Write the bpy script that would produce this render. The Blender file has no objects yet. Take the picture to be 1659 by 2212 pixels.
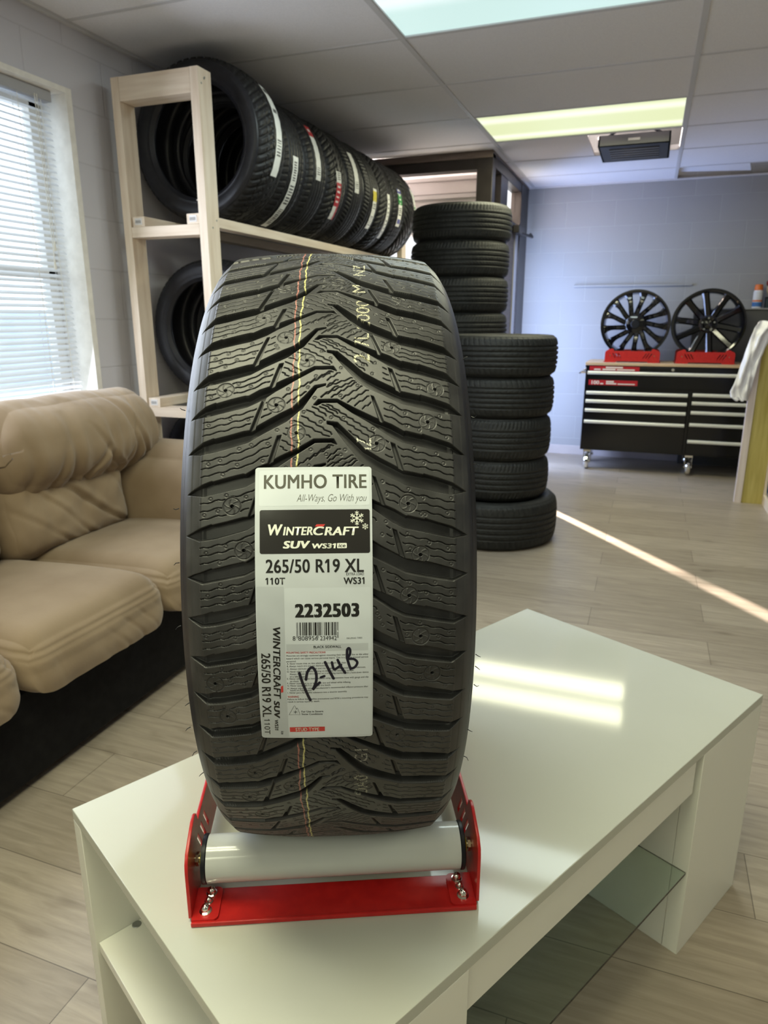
import bpy, bmesh, math, random
import numpy as np
from mathutils import Vector, Matrix, noise

random.seed(7)
rng = np.random.default_rng(11)
R = math.radians
sc = bpy.context.scene
col = sc.collection
Z0 = 1.22                      # eye height above the floor
SC = 1.043                     # size factor of the table, stand and display tyre

# ------------------------------------------------------------------ camera
cam = bpy.data.cameras.new('camera')
cam.sensor_fit = 'VERTICAL'
cam.sensor_height = 36.0
cam.sensor_width = 27.0
cam.lens = 1500.0 * 36.0 / 2212.0
cam.clip_start = 0.02
cam.dof.use_dof = True
cam.dof.focus_distance = 0.66
cam.dof.aperture_fstop = 13
camo = bpy.data.objects.new('camera', cam)
camo.location = (0, 0, Z0)
camo.rotation_euler = (R(90 - 15.54), 0, R(20.3))
col.objects.link(camo)
sc.camera = camo

# ------------------------------------------------------------------ view, world, lights
sc.view_settings.view_transform = 'Standard'
sc.view_settings.look = 'None'
sc.view_settings.exposure = 0.3
sc.view_settings.gamma = 1.0
sc.view_settings.use_curve_mapping = False

w = bpy.data.worlds.new('world')
sc.world = w
w.use_nodes = True
nt = w.node_tree
bgn = nt.nodes['Background']
bgn.inputs['Color'].default_value = (0.80, 0.90, 1.0, 1)
bgn.inputs['Strength'].default_value = 2.8


def lamp(name, kind, loc, rot, energy, color, **kw):
    l = bpy.data.lights.new(name, kind)
    l.energy = energy
    l.color = color
    for k, v in kw.items():
        setattr(l, k, v)
    o = bpy.data.objects.new(name, l)
    o.location = loc
    o.rotation_euler = rot
    col.objects.link(o)
    return o


WARM = (1.0, 0.98, 0.68)
COOL = (0.80, 0.86, 1.0)
# daylight entering by the window with the blinds and by the glazed entry
lamp('window_daylight', 'AREA', (-2.12, 1.65, 1.40), (0, R(-72), 0), 16, COOL, shape='RECTANGLE', size=1.25, size_y=1.5)
lamp('entry_daylight', 'AREA', (-1.03, 6.00, 0.95), (0, R(-90), R(30)), 33, (0.44, 0.58, 1.0), shape='RECTANGLE', size=1.7, size_y=0.55)
lamp('sun_through_door_gap', 'SPOT', (-3.35, 8.21, 3.5), (0, 0, 0), 11000, (1.0, 0.86, 0.76), spot_size=R(50), shadow_soft_size=0.03)
_d = Vector((-1.10, 5.39, 1.0)) - Vector((-3.35, 8.21, 3.5))
bpy.data.objects['sun_through_door_gap'].rotation_euler = _d.to_track_quat('-Z', 'Y').to_euler()


# ------------------------------------------------------------------ materials
def mat(name, color=(.5, .5, .5), rough=.5, metal=0.0, spec=.5, coat=0.0, emis=None, estr=1.0, trans=0.0, ior=1.45, alpha=1.0):
    m = bpy.data.materials.new(name)
    m.use_nodes = True
    b = m.node_tree.nodes['Principled BSDF']
    b.inputs['Base Color'].default_value = (*color, 1)
    b.inputs['Roughness'].default_value = rough
    b.inputs['Metallic'].default_value = metal
    b.inputs['Specular IOR Level'].default_value = spec
    b.inputs['Coat Weight'].default_value = coat
    b.inputs['Coat Roughness'].default_value = 0.05
    b.inputs['Transmission Weight'].default_value = trans
    b.inputs['IOR'].default_value = ior
    b.inputs['Alpha'].default_value = alpha
    if emis:
        b.inputs['Emission Color'].default_value = (*emis, 1)
        b.inputs['Emission Strength'].default_value = estr
    return m


def N(m, t, **kw):
    n = m.node_tree.nodes.new(t)
    for k, v in kw.items():
        setattr(n, k, v)
    return n


def L(m, a, b):
    m.node_tree.links.new(a, b)


def bsdf(m):
    return m.node_tree.nodes['Principled BSDF']


def noise_color(m, c1, c2, scale=20, detail=4, stretch=(1, 1, 1), coord='Object', lo=.35, hi=.65, bump=0.0, bscale=None, bdist=.002):
    tc = N(m, 'ShaderNodeTexCoord')
    mp = N(m, 'ShaderNodeMapping')
    mp.inputs['Scale'].default_value = stretch
    nz = N(m, 'ShaderNodeTexNoise')
    nz.inputs['Scale'].default_value = scale
    nz.inputs['Detail'].default_value = detail
    cr = N(m, 'ShaderNodeValToRGB')
    cr.color_ramp.elements[0].position = lo
    cr.color_ramp.elements[1].position = hi
    cr.color_ramp.elements[0].color = (*c1, 1)
    cr.color_ramp.elements[1].color = (*c2, 1)
    L(m, tc.outputs[coord], mp.inputs['Vector'])
    L(m, mp.outputs[0], nz.inputs['Vector'])
    L(m, nz.outputs['Fac'], cr.inputs['Fac'])
    L(m, cr.outputs[0], bsdf(m).inputs['Base Color'])
    if bump:
        nb = nz
        if bscale:
            nb = N(m, 'ShaderNodeTexNoise')
            nb.inputs['Scale'].default_value = bscale
            nb.inputs['Detail'].default_value = 3
            L(m, mp.outputs[0], nb.inputs['Vector'])
        bp = N(m, 'ShaderNodeBump')
        bp.inputs['Strength'].default_value = bump
        bp.inputs['Distance'].default_value = bdist
        L(m, nb.outputs['Fac'], bp.inputs['Height'])
        L(m, bp.outputs[0], bsdf(m).inputs['Normal'])
    return m


M = {}
M['gloss_white'] = noise_color(mat('gloss_white', rough=.07, spec=.26), (.50, .51, .45), (.53, .54, .48), scale=3)
M['white_panel_lit'] = mat('white_panel_lit', (.80, .80, .73), rough=.28)  # paler than the tabletop: extra light on the panels put into the colour
M['glass'] = mat('glass', (.80, .92, .86), rough=.02, trans=1.0, ior=1.45)
M['pane'] = mat('pane', (.92, .96, .96), rough=.0, trans=1.0, ior=1.02)
M['red_paint'] = noise_color(mat('red_paint', rough=.33, spec=.5), (.44, .013, .013), (.52, .018, .016), scale=60, bump=.10, bscale=900, bdist=.0004)
M['roller_white'] = mat('roller_white', (.52, .54, .53), rough=.13, spec=.6)
M['black_plastic'] = mat('black_plastic', (.006, .007, .011), rough=.42, spec=.3)
M['yellow_plastic'] = mat('yellow_plastic', (.45, .40, .01), rough=.4)
M['chrome'] = mat('chrome', (.80, .78, .72), rough=.08, metal=1.0)
M['brass_steel'] = mat('brass_steel', (.45, .38, .25), rough=.25, metal=1.0)
M['steel_grey'] = mat('steel_grey', (.35, .36, .36), rough=.35, metal=1.0)
M['drawer_handle'] = mat('drawer_handle', (.82, .82, .74), rough=.3, metal=.25)
M['tool_black'] = mat('tool_black', (.006, .006, .007), rough=.18)
M['wheel_black'] = mat('wheel_black', (.004, .004, .005), rough=.08, coat=.6)
M['bronze'] = noise_color(mat('bronze', rough=.35, metal=.3), (.020, .016, .015), (.032, .026, .024), scale=8)
M['brown_trim'] = noise_color(mat('brown_trim', rough=.45), (.10, .075, .065), (.16, .12, .105), scale=5, stretch=(1, 1, 8))
M['sticker_red'] = mat('sticker_red', (.42, .01, .02), rough=.4)
M['sticker_white'] = mat('sticker_white', (.75, .72, .70), rough=.5)
M['paper'] = noise_color(mat('paper', rough=.45), (.78, .78, .74), (.86, .86, .82), scale=30)
M['paper_print'] = mat('paper_print', (.10, .10, .10), rough=.5)
M['print_green'] = mat('print_green', (.02, .28, .05), rough=.4)
M['print_blue'] = mat('print_blue', (.05, .06, .30), rough=.4)
M['print_yellow'] = mat('print_yellow', (.70, .60, .05), rough=.4)
M['print_red'] = mat('print_red', (.50, .02, .03), rough=.4)
M['orange_cap'] = mat('orange_cap', (.75, .18, .03), rough=.4)
M['can_blue'] = mat('can_blue', (.05, .17, .45), rough=.4)
M['can_white'] = mat('can_white', (.75, .76, .80), rough=.35)
M['tan_cloth'] = noise_color(mat('tan_cloth', rough=.9), (.42, .32, .18), (.55, .43, .26), scale=25)
M['maroon_cloth'] = noise_color(mat('maroon_cloth', rough=.9), (.14, .015, .015), (.22, .03, .025), scale=25)
M['dark_teal'] = noise_color(mat('dark_teal', rough=.6), (.02, .035, .04), (.05, .075, .08), scale=14)
M['plastic_sheet'] = noise_color(mat('plastic_sheet', rough=.32, spec=.5), (.78, .77, .82), (.88, .87, .92), scale=9, bump=.5, bscale=22, bdist=.01)
M['black_base'] = noise_color(mat('black_base', rough=.75, spec=.2), (.006, .006, .007), (.010, .010, .011), scale=40)
M['dark_panel'] = noise_color(mat('dark_panel', rough=.5), (.085, .085, .085), (.11, .11, .108), scale=4)
M['label_white'] = None


def rubber(name, c1=(.008, .008, .0095), c2=(.014, .014, .0155), rough=.5, spec=.45):
    return noise_color(mat(name, rough=rough, spec=spec), c1, c2, scale=35, detail=5)


M['rubber'] = rubber('rubber')
M['rubber_worn'] = rubber('rubber_worn', (.010, .0105, .010), (.018, .0185, .017), .58)
M['rubber_side'] = rubber('rubber_side', (.013, .0135, .018), (.019, .0195, .025), .40)
M['rubber_inner'] = rubber('rubber_inner', (.006, .006, .007), (.010, .010, .011), .42)


def make_wood(name, c1, c2, axis='Y'):
    m = mat(name, rough=.6, spec=.3)
    st = {'X': (1.2, 14, 14), 'Y': (14, 1.2, 14), 'Z': (14, 14, 1.2)}[axis]
    return noise_color(m, c1, c2, scale=3.0, detail=6, stretch=st, lo=.3, hi=.7, bump=.08)


M['pine_x'] = make_wood('pine_x', (.70, .57, .44), (.86, .75, .62), 'X')
M['pine_y'] = make_wood('pine_y', (.70, .57, .44), (.86, .75, .62), 'Y')
M['pine_z'] = make_wood('pine_z', (.70, .57, .44), (.86, .75, .62), 'Z')
M['yellow_board'] = make_wood('yellow_board', (.42, .34, .09), (.58, .49, .17), 'Z')
M['pale_edge'] = make_wood('pale_edge', (.66, .56, .52), (.78, .69, .66), 'Z')
M['bench_wood'] = make_wood('bench_wood', (.50, .36, .22), (.62, .46, .30), 'X')


# floor: vinyl planks laid along x
def floor_mat():
    m = mat('vinyl_plank', rough=.38, spec=.4)
    tc = N(m, 'ShaderNodeTexCoord')
    mp = N(m, 'ShaderNodeMapping')
    mp.inputs['Location'].default_value = (-0.325 + 1.22 * 5 + .0, -0.784 + .1985 * 20, 0)
    br = N(m, 'ShaderNodeTexBrick')
    br.offset = .37
    br.offset_frequency = 2
    br.inputs['Scale'].default_value = 1.0
    br.inputs['Brick Width'].default_value = 1.22
    br.inputs['Row Height'].default_value = .1985
    br.inputs['Mortar Size'].default_value = .0012
    br.inputs['Mortar Smooth'].default_value = .3
    br.inputs['Bias'].default_value = 0
    br.inputs['Color1'].default_value = (.345, .292, .232, 1)
    br.inputs['Color2'].default_value = (.43, .37, .30, 1)
    br.inputs['Mortar'].default_value = (.15, .125, .10, 1)
    L(m, tc.outputs['Object'], mp.inputs['Vector'])
    L(m, mp.outputs[0], br.inputs['Vector'])
    mp2 = N(m, 'ShaderNodeMapping')
    mp2.inputs['Scale'].default_value = (2.2, 26, 1)
    nz = N(m, 'ShaderNodeTexNoise')
    nz.inputs['Scale'].default_value = 2.0
    nz.inputs['Detail'].default_value = 7
    nz.inputs['Roughness'].default_value = .62
    nz.inputs['Distortion'].default_value = .6
    L(m, tc.outputs['Object'], mp2.inputs['Vector'])
    L(m, mp2.outputs[0], nz.inputs['Vector'])
    cr = N(m, 'ShaderNodeValToRGB')
    cr.color_ramp.elements[0].position = .28
    cr.color_ramp.elements[1].position = .70
    cr.color_ramp.elements[0].color = (.70, .69, .67, 1)
    cr.color_ramp.elements[1].color = (1.07, 1.06, 1.05, 1)
    L(m, nz.outputs['Fac'], cr.inputs['Fac'])
    # darker knots
    nk = N(m, 'ShaderNodeTexNoise')
    nk.inputs['Scale'].default_value = 1.7
    mp3 = N(m, 'ShaderNodeMapping')
    mp3.inputs['Scale'].default_value = (2.5, 7, 1)
    L(m, tc.outputs['Object'], mp3.inputs['Vector'])
    L(m, mp3.outputs[0], nk.inputs['Vector'])
    ck = N(m, 'ShaderNodeValToRGB')
    ck.color_ramp.elements[0].position = .26
    ck.color_ramp.elements[1].position = .36
    ck.color_ramp.elements[0].color = (.72, .70, .68, 1)
    ck.color_ramp.elements[1].color = (1, 1, 1, 1)
    L(m, nk.outputs['Fac'], ck.inputs['Fac'])
    mx = N(m, 'ShaderNodeMixRGB', blend_type='MULTIPLY')
    mx.inputs['Fac'].default_value = 1
    L(m, br.outputs['Color'], mx.inputs['Color1'])
    L(m, cr.outputs[0], mx.inputs['Color2'])
    mx2 = N(m, 'ShaderNodeMixRGB', blend_type='MULTIPLY')
    mx2.inputs['Fac'].default_value = 1
    L(m, mx.outputs[0], mx2.inputs['Color1'])
    L(m, ck.outputs[0], mx2.inputs['Color2'])
    L(m, mx2.outputs[0], bsdf(m).inputs['Base Color'])
    bp = N(m, 'ShaderNodeBump')
    bp.inputs['Strength'].default_value = .12
    bp.inputs['Distance'].default_value = .002
    L(m, nz.outputs['Fac'], bp.inputs['Height'])
    L(m, bp.outputs[0], bsdf(m).inputs['Normal'])
    return m


def block_mat(name, axes, c1, c2, mortar, loc=(0, 0, 0), rough=.5):
    m = mat(name, rough=rough, spec=.4)
    tc = N(m, 'ShaderNodeTexCoord')
    sx = N(m, 'ShaderNodeSeparateXYZ')
    cx = N(m, 'ShaderNodeCombineXYZ')
    L(m, tc.outputs['Object'], sx.inputs[0])
    L(m, sx.outputs[axes[0]], cx.inputs[0])
    L(m, sx.outputs[axes[1]], cx.inputs[1])
    mp = N(m, 'ShaderNodeMapping')
    mp.inputs['Location'].default_value = loc
    L(m, cx.outputs[0], mp.inputs['Vector'])
    br = N(m, 'ShaderNodeTexBrick')
    br.offset = .5
    br.inputs['Scale'].default_value = 1
    br.inputs['Brick Width'].default_value = .405
    br.inputs['Row Height'].default_value = .203
    br.inputs['Mortar Size'].default_value = .004
    br.inputs['Mortar Smooth'].default_value = .6
    br.inputs['Color1'].default_value = (*c1, 1)
    br.inputs['Color2'].default_value = (*c2, 1)
    br.inputs['Mortar'].default_value = (*mortar, 1)
    L(m, mp.outputs[0], br.inputs['Vector'])
    L(m, br.outputs['Color'], bsdf(m).inputs['Base Color'])
    nz = N(m, 'ShaderNodeTexNoise')
    nz.inputs['Scale'].default_value = 120
    L(m, tc.outputs['Object'], nz.inputs['Vector'])
    mxx = N(m, 'ShaderNodeMath', operation='MULTIPLY_ADD')
    mxx.inputs[1].default_value = -1.0
    L(m, br.outputs['Fac'], mxx.inputs[0])
    ml = N(m, 'ShaderNodeMath', operation='MULTIPLY')
    ml.inputs[1].default_value = .25
    L(m, nz.outputs['Fac'], ml.inputs[0])
    L(m, ml.outputs[0], mxx.inputs[2])
    bp = N(m, 'ShaderNodeBump')
    bp.inputs['Strength'].default_value = .35
    bp.inputs['Distance'].default_value = .004
    L(m, mxx.outputs[0], bp.inputs['Height'])
    L(m, bp.outputs[0], bsdf(m).inputs['Normal'])
    return m


M['floor'] = floor_mat()
M['block_left'] = block_mat('block_left', (1, 2), (.60, .59, .64), (.615, .605, .655), (.555, .545, .59))
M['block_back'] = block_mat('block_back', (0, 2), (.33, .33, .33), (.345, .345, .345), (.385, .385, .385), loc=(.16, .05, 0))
M['wall_plain'] = noise_color(mat('wall_plain', rough=.6), (.46, .46, .48), (.50, .50, .52), scale=3)
M['ceiling'] = noise_color(mat('ceiling_tile_board', rough=.9, spec=.1), (.78, .775, .81), (.84, .835, .87), scale=180, detail=3, lo=.3, hi=.7, bump=.15, bscale=260, bdist=.001)
M['grid_white'] = mat('grid_white', (.60, .60, .62), rough=.5)
M['grid_grey'] = mat('grid_gray', (.40, .40, .42), rough=.5)  # plain grey of the blind headrail and weather strip
M['plenum'] = noise_color(mat('plenum', rough=.9), (.16, .14, .11), (.26, .23, .19), scale=2)
M['baseboard'] = noise_color(mat('baseboard', rough=.6), (.45, .40, .38), (.52, .47, .45), scale=3)
M['blind'] = mat('blind_slat', (.70, .70, .71), rough=.4)
_tr = N(M['blind'], 'ShaderNodeBsdfTranslucent'); _tr.inputs['Color'].default_value = (.86, .88, .90, 1)
_mx = N(M['blind'], 'ShaderNodeMixShader'); _mx.inputs['Fac'].default_value = .28
_out = [n for n in M['blind'].node_tree.nodes if n.type == 'OUTPUT_MATERIAL'][0]
L(M['blind'], bsdf(M['blind']).outputs[0], _mx.inputs[1]); L(M['blind'], _tr.outputs[0], _mx.inputs[2]); L(M['blind'], _mx.outputs[0], _out.inputs['Surface'])
M['cord'] = mat('blind_cord', (.82, .80, .74), rough=.6)
M['window_frame'] = noise_color(mat('window_frame', rough=.5), (.80, .77, .72), (.88, .85, .80), scale=30)
M['snow'] = noise_color(mat('snow', rough=.9), (.78, .80, .84), (.88, .90, .94), scale=2)
M['fence'] = noise_color(mat('fence', rough=.8), (.34, .40, .52), (.42, .48, .60), scale=2)
M['soffit'] = noise_color(mat('soffit', rough=.6), (.50, .44, .41), (.62, .55, .52), scale=2)

M['suede'] = noise_color(mat('suede', rough=.92, spec=.12), (.245, .180, .118), (.305, .23, .155), scale=5, detail=5, bump=.12, bscale=160, bdist=.002)
bsdf(M['suede']).inputs['Sheen Weight'].default_value = .25
bsdf(M['suede']).inputs['Sheen Roughness'].default_value = .4


# ------------------------------------------------------------------ geometry helpers
class MB:
    def __init__(self):
        self.bm = bmesh.new()

    def box(self, x0, x1, y0, y1, z0, z1, bev=0.0, seg=2, mtx=None):
        r = bmesh.ops.create_cube(self.bm, size=1)
        vs = r['verts']
        for v in vs:
            v.co = Vector((x0 + (v.co.x + .5) * (x1 - x0), y0 + (v.co.y + .5) * (y1 - y0), z0 + (v.co.z + .5) * (z1 - z0)))
        if bev:
            es = list({e for v in vs for e in v.link_edges})
            rr = bmesh.ops.bevel(self.bm, geom=es, offset=bev, segments=seg, profile=.5, affect='EDGES')
            vs = list({v for f in rr['faces'] for v in f.verts} | {v for v in vs if v.is_valid})
        if mtx is not None:
            for v in vs:
                v.co = mtx @ v.co
        return self

    def cyl(self, p0, p1, r0, r1=None, seg=24, caps=True):
        p0, p1 = Vector(p0), Vector(p1)
        r1 = r0 if r1 is None else r1
        d = (p1 - p0).normalized()
        a = d.orthogonal().normalized()
        b = d.cross(a)
        A, B = [], []
        for i in range(seg):
            t = 2 * math.pi * i / seg
            o = a * math.cos(t) + b * math.sin(t)
            A.append(self.bm.verts.new(p0 + o * r0))
            B.append(self.bm.verts.new(p1 + o * r1))
        for i in range(seg):
            j = (i + 1) % seg
            self.bm.faces.new((A[i], A[j], B[j], B[i]))
        if caps:
            self.bm.faces.new(A[::-1])
            self.bm.faces.new(B)
        return self

    def tube(self, pts, r, seg=8):
        pts = [Vector(p) for p in pts]
        rings = []
        for i, p in enumerate(pts):
            d = (pts[min(i + 1, len(pts) - 1)] - pts[max(i - 1, 0)]).normalized()
            up = Vector((0, 0, 1)) if abs(d.z) < .9 else Vector((1, 0, 0))
            a = d.cross(up).normalized()
            b = d.cross(a)
            rr = r[i] if isinstance(r, (list, tuple)) else r
            rings.append([self.bm.verts.new(p + (a * math.cos(2 * math.pi * k / seg) + b * math.sin(2 * math.pi * k / seg)) * rr) for k in range(seg)])
        for i in range(len(rings) - 1):
            for k in range(seg):
                j = (k + 1) % seg
                self.bm.faces.new((rings[i][k], rings[i][j], rings[i + 1][j], rings[i + 1][k]))
        self.bm.faces.new(rings[0][::-1])
        self.bm.faces.new(rings[-1])
        return self

    def lathe(self, prof, axis='X', seg=64, closed=False, off=(0, 0, 0)):
        """prof: (s, r) along the axis."""
        rings = []
        for s, r in prof:
            ring = []
            for i in range(seg):
                t = 2 * math.pi * i / seg
                c, d = r * math.cos(t), r * math.sin(t)
                p = {'X': (s, c, d), 'Y': (d, s, c), 'Z': (c, d, s)}[axis]
                ring.append(self.bm.verts.new(Vector(p) + Vector(off)))
            rings.append(ring)
        n = len(rings)
        for i in range(n if closed else n - 1):
            A, B = rings[i], rings[(i + 1) % n]
            for k in range(seg):
                j = (k + 1) % seg
                self.bm.faces.new((A[k], A[j], B[j], B[k]))
        if not closed:
            if prof[0][1] > 1e-6:
                self.bm.faces.new(rings[0][::-1])
            if prof[-1][1] > 1e-6:
                self.bm.faces.new(rings[-1])
        return self

    def open_lathe(self, prof, axis='X', seg=64):
        n0 = len(self.bm.faces)
        self.lathe(prof, axis, seg)
        self.bm.faces.ensure_lookup_table()
        kill = [f for f in self.bm.faces if len(f.verts) == seg]
        bmesh.ops.delete(self.bm, geom=kill, context='FACES_ONLY')
        return self

    def prism(self, poly, axis, lo, hi):
        """poly in the two other axes (in x,y,z order)."""
        def P(a, b, c):
            return {'X': (c, a, b), 'Y': (a, c, b), 'Z': (a, b, c)}[axis]
        A = [self.bm.verts.new(P(a, b, lo)) for a, b in poly]
        B = [self.bm.verts.new(P(a, b, hi)) for a, b in poly]
        n = len(poly)
        for i in range(n):
            j = (i + 1) % n
            self.bm.faces.new((A[i], A[j], B[j], B[i]))
        self.bm.faces.new(A[::-1])
        self.bm.faces.new(B)
        return self

    def build(self, name, m, parent=None, smooth=True, angle=21):
        bm = self.bm
        bmesh.ops.recalc_face_normals(bm, faces=bm.faces)
        me = bpy.data.meshes.new(name)
        bm.to_mesh(me)
        bm.free()
        return obj(name, me, m, parent, smooth, angle)


def obj(name, me, m, parent=None, smooth=True, angle=40):
    if smooth and len(me.polygons):
        me.polygons.foreach_set('use_smooth', [True] * len(me.polygons))
        try:
            me.set_sharp_from_angle(angle=R(angle))
        except Exception:
            pass
    me.materials.clear()
    for mm in (m if isinstance(m, (list, tuple)) else [m]):
        me.materials.append(mm)
    o = bpy.data.objects.new(name, me)
    col.objects.link(o)
    if parent:
        o.parent = parent
    return o


def thing(name, label, cat, loc=(0, 0, 0), rot=(0, 0, 0), group=None):
    o = bpy.data.objects.new(name, None)
    o.empty_display_size = .05
    o.location = loc
    o.rotation_euler = rot
    col.objects.link(o)
    return tag(o, label, cat, group)


def tag(o, label, cat, group=None):
    o['label'] = label
    o['category'] = cat
    if group:
        o['group'] = group
    return o


def struct(o):
    o['kind'] = 'structure'
    return o


def copy_tree(o, parent=None):
    c = o.copy()
    col.objects.link(c)
    if parent:
        c.parent = parent
    for ch in list(o.children):
        copy_tree(ch, c)
    return c


def np_mesh(name, verts, quads):
    me = bpy.data.meshes.new(name)
    verts = np.asarray(verts, dtype=np.float32)
    quads = np.asarray(quads, dtype=np.int32)
    me.vertices.add(len(verts))
    me.vertices.foreach_set('co', verts.ravel())
    k = quads.shape[1]
    me.loops.add(quads.size)
    me.loops.foreach_set('vertex_index', quads.ravel())
    me.polygons.add(len(quads))
    me.polygons.foreach_set('loop_start', np.arange(0, quads.size, k, dtype=np.int32))
    me.update(calc_edges=True)
    me.validate()
    return me


def grid_quads(nu, nv, wrap=False):
    i = np.arange(nu if wrap else nu - 1)[:, None]
    j = np.arange(nv - 1)[None, :]
    a = i * nv + j
    b = ((i + 1) % nu) * nv + j
    return np.stack([a, a + 1, b + 1, b], -1).reshape(-1, 4)


def curve_shape(loops, thick, bev=0.0):
    """flat 2D outline with holes -> mesh in XY, thickness centred on z."""
    cu = bpy.data.curves.new('c', 'CURVE')
    cu.dimensions = '2D'
    cu.fill_mode = 'BOTH'
    cu.extrude = max(thick / 2 - bev, 0)
    cu.bevel_depth = bev
    cu.bevel_resolution = 1
    for lp in loops:
        s = cu.splines.new('POLY')
        s.points.add(len(lp) - 1)
        for p, q in zip(s.points, lp):
            p.co = (q[0], q[1], 0, 1)
        s.use_cyclic_u = True
    o = bpy.data.objects.new('c', cu)
    col.objects.link(o)
    bpy.context.view_layer.update()
    me = bpy.data.meshes.new_from_object(o.evaluated_get(bpy.context.evaluated_depsgraph_get()))
    bpy.data.objects.remove(o)
    bpy.data.curves.remove(cu)
    return me


def text_arrays(body, off=0.0, shear=0.0, spacing=1.0):
    cu = bpy.data.curves.new('t', 'FONT')
    cu.body = body
    cu.size = 1.0
    cu.offset = off
    cu.shear = shear
    cu.space_character = spacing
    cu.resolution_u = 4
    o = bpy.data.objects.new('t', cu)
    col.objects.link(o)
    bpy.context.view_layer.update()
    me = bpy.data.meshes.new_from_object(o.evaluated_get(bpy.context.evaluated_depsgraph_get()))
    v = np.zeros(len(me.vertices) * 3, dtype=np.float32)
    me.vertices.foreach_get('co', v)
    v = v.reshape(-1, 3)[:, :2]
    f = [tuple(p.vertices) for p in me.polygons]
    bpy.data.objects.remove(o)
    bpy.data.curves.remove(cu)
    bpy.data.meshes.remove(me)
    return v, f


_t, _ = text_arrays('H')
CAPH = float(_t[:, 1].max())


def rounded_box_mesh(half, rad, nsub=(16, 16, 8), fn=None):
    """dense rounded box; fn(co, unit) -> co for puffing and wrinkles."""
    hx, hy, hz = half
    verts, faces = {}, []
    V = []

    def vid(p):
        k = (round(p[0], 5), round(p[1], 5), round(p[2], 5))
        if k not in verts:
            verts[k] = len(V)
            V.append(p)
        return verts[k]
    n = nsub
    for ax in range(3):
        b, c = [a for a in range(3) if a != ax]
        for s in (-1, 1):
            for i in range(n[b]):
                for j in range(n[c]):
                    q = []
                    for (di, dj) in ((0, 0), (1, 0), (1, 1), (0, 1)):
                        p = [0, 0, 0]
                        p[ax] = s
                        p[b] = -1 + 2 * (i + di) / n[b]
                        p[c] = -1 + 2 * (j + dj) / n[c]
                        q.append(vid(tuple(p)))
                    faces.append(q if s > 0 else q[::-1])
    out = []
    for u in V:
        # ease the parameter so that corners get more vertices
        p = Vector((math.sin(u[0] * math.pi / 2) * .35 + u[0] * .65, math.sin(u[1] * math.pi / 2) * .35 + u[1] * .65, math.sin(u[2] * math.pi / 2) * .35 + u[2] * .65))
        p = Vector((p.x * hx, p.y * hy, p.z * hz))
        inner = Vector((max(-hx + rad, min(hx - rad, p.x)), max(-hy + rad, min(hy - rad, p.y)), max(-hz + rad, min(hz - rad, p.z))))
        d = p - inner
        if d.length > 1e-9:
            p = inner + d.normalized() * rad
        if fn:
            p = fn(p, u)
        out.append(tuple(p))
    me = bpy.data.meshes.new('cushion')
    me.from_pydata(out, [], faces)
    bm = bmesh.new()
    bm.from_mesh(me)
    bmesh.ops.recalc_face_normals(bm, faces=bm.faces)
    bm.to_mesh(me)
    bm.free()
    return me

# ================================================================== the setting
CEIL = 2.32
XL, XR, YB, YF = -2.215, 3.2, 6.62, -2.4

b = MB(); b.box(XL - .3, XR + .2, YF - .2, YB + .3, -.12, 0)
struct(b.build('floor', M['floor']))

WY0, WY1, WZ0, WZ1 = .85, 2.445, .74, 2.085     # window opening in the left wall
b = MB()
b.box(XL - .22, XL, YF - .2, WY0, 0, 2.9)
b.box(XL - .22, XL, WY1, 5.24, 0, 2.9)
b.box(XL - .22, XL, WY0, WY1, 0, WZ0)
b.box(XL - .22, XL, WY0, WY1, WZ1, 2.9)
struct(b.build('wall_left', M['block_left'], smooth=False))
b = MB(); b.box(-1.16, XR + .2, YB, YB + .2, 0, 2.9)
struct(b.build('wall_back', M['block_back'], smooth=False))
b = MB(); b.box(XR, XR + .2, YF - .2, YB, 0, 2.9)
struct(b.build('wall_right', M['wall_plain'], smooth=False))
b = MB(); b.box(XL, XR, YF - .2, YF, 0, 2.9)
struct(b.build('wall_front', M['wall_plain'], smooth=False))
b = MB(); b.box(-1.0, XR, YB - .014, YB, 0, .085, .003)
struct(b.build('baseboard_back', M['baseboard']))
b = MB(); b.box(XL, XL + .012, YF, 2.5, 0, .085, .003)
struct(b.build('baseboard_left', M['baseboard']))
# thin ledge strip across the blocks above the tool chest
b = MB(); b.box(-.66, .30, YB - .022, YB, 1.488, 1.506, .003)
struct(b.build('trim_1', M['block_back']))

# ---- suspended ceiling: boards, grid bars, plenum
xs = [XL, -1.055, .085, 1.225, 2.365, XR]
ys = [YF] + [3.065 + .6155 * k for k in range(-8, 6)] + [YB]
lights_rows = [ys.index(3.065 + .6155 * k) for k in (-8, -5, -1, 2)]
b = MB()
for i in range(len(xs) - 1):
    for j in range(len(ys) - 1):
        if (i == 1 and j in lights_rows) or (i == 3 and j == lights_rows[1]):
            continue
        x0, x1, y0, y1 = xs[i], xs[i + 1], ys[j], ys[j + 1]
        if i == 1 and abs(y0 - (3.065 + .6155 * 3)) < .01:
            x1 = -.475
        if i == 2 and y1 == YB:
            continue
        if i == 0 and y1 > 5.24:
            if y0 < 5.24:
                b.box(x0, x1, y0, 5.24, CEIL, CEIL + .015)
            b.box(-1.20, x1, max(y0, 5.2405), y1, CEIL, CEIL + .015)
            continue
        b.box(x0, x1, y0, y1, CEIL, CEIL + .015)
struct(b.build('ceiling', M['ceiling'], smooth=False))
b = MB(); b.box(XL - .22, XR + .2, YF - .2, 5.24, 2.9, 3.0); b.box(-1.16, XR + .2, 5.24, YB + .3, 2.9, 3.0)
b.box(-.52, 1.3, 6.9, 6.95, CEIL, 2.9)
struct(b.build('ceiling_deck', M['plenum'], smooth=False))
k = 2
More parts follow.
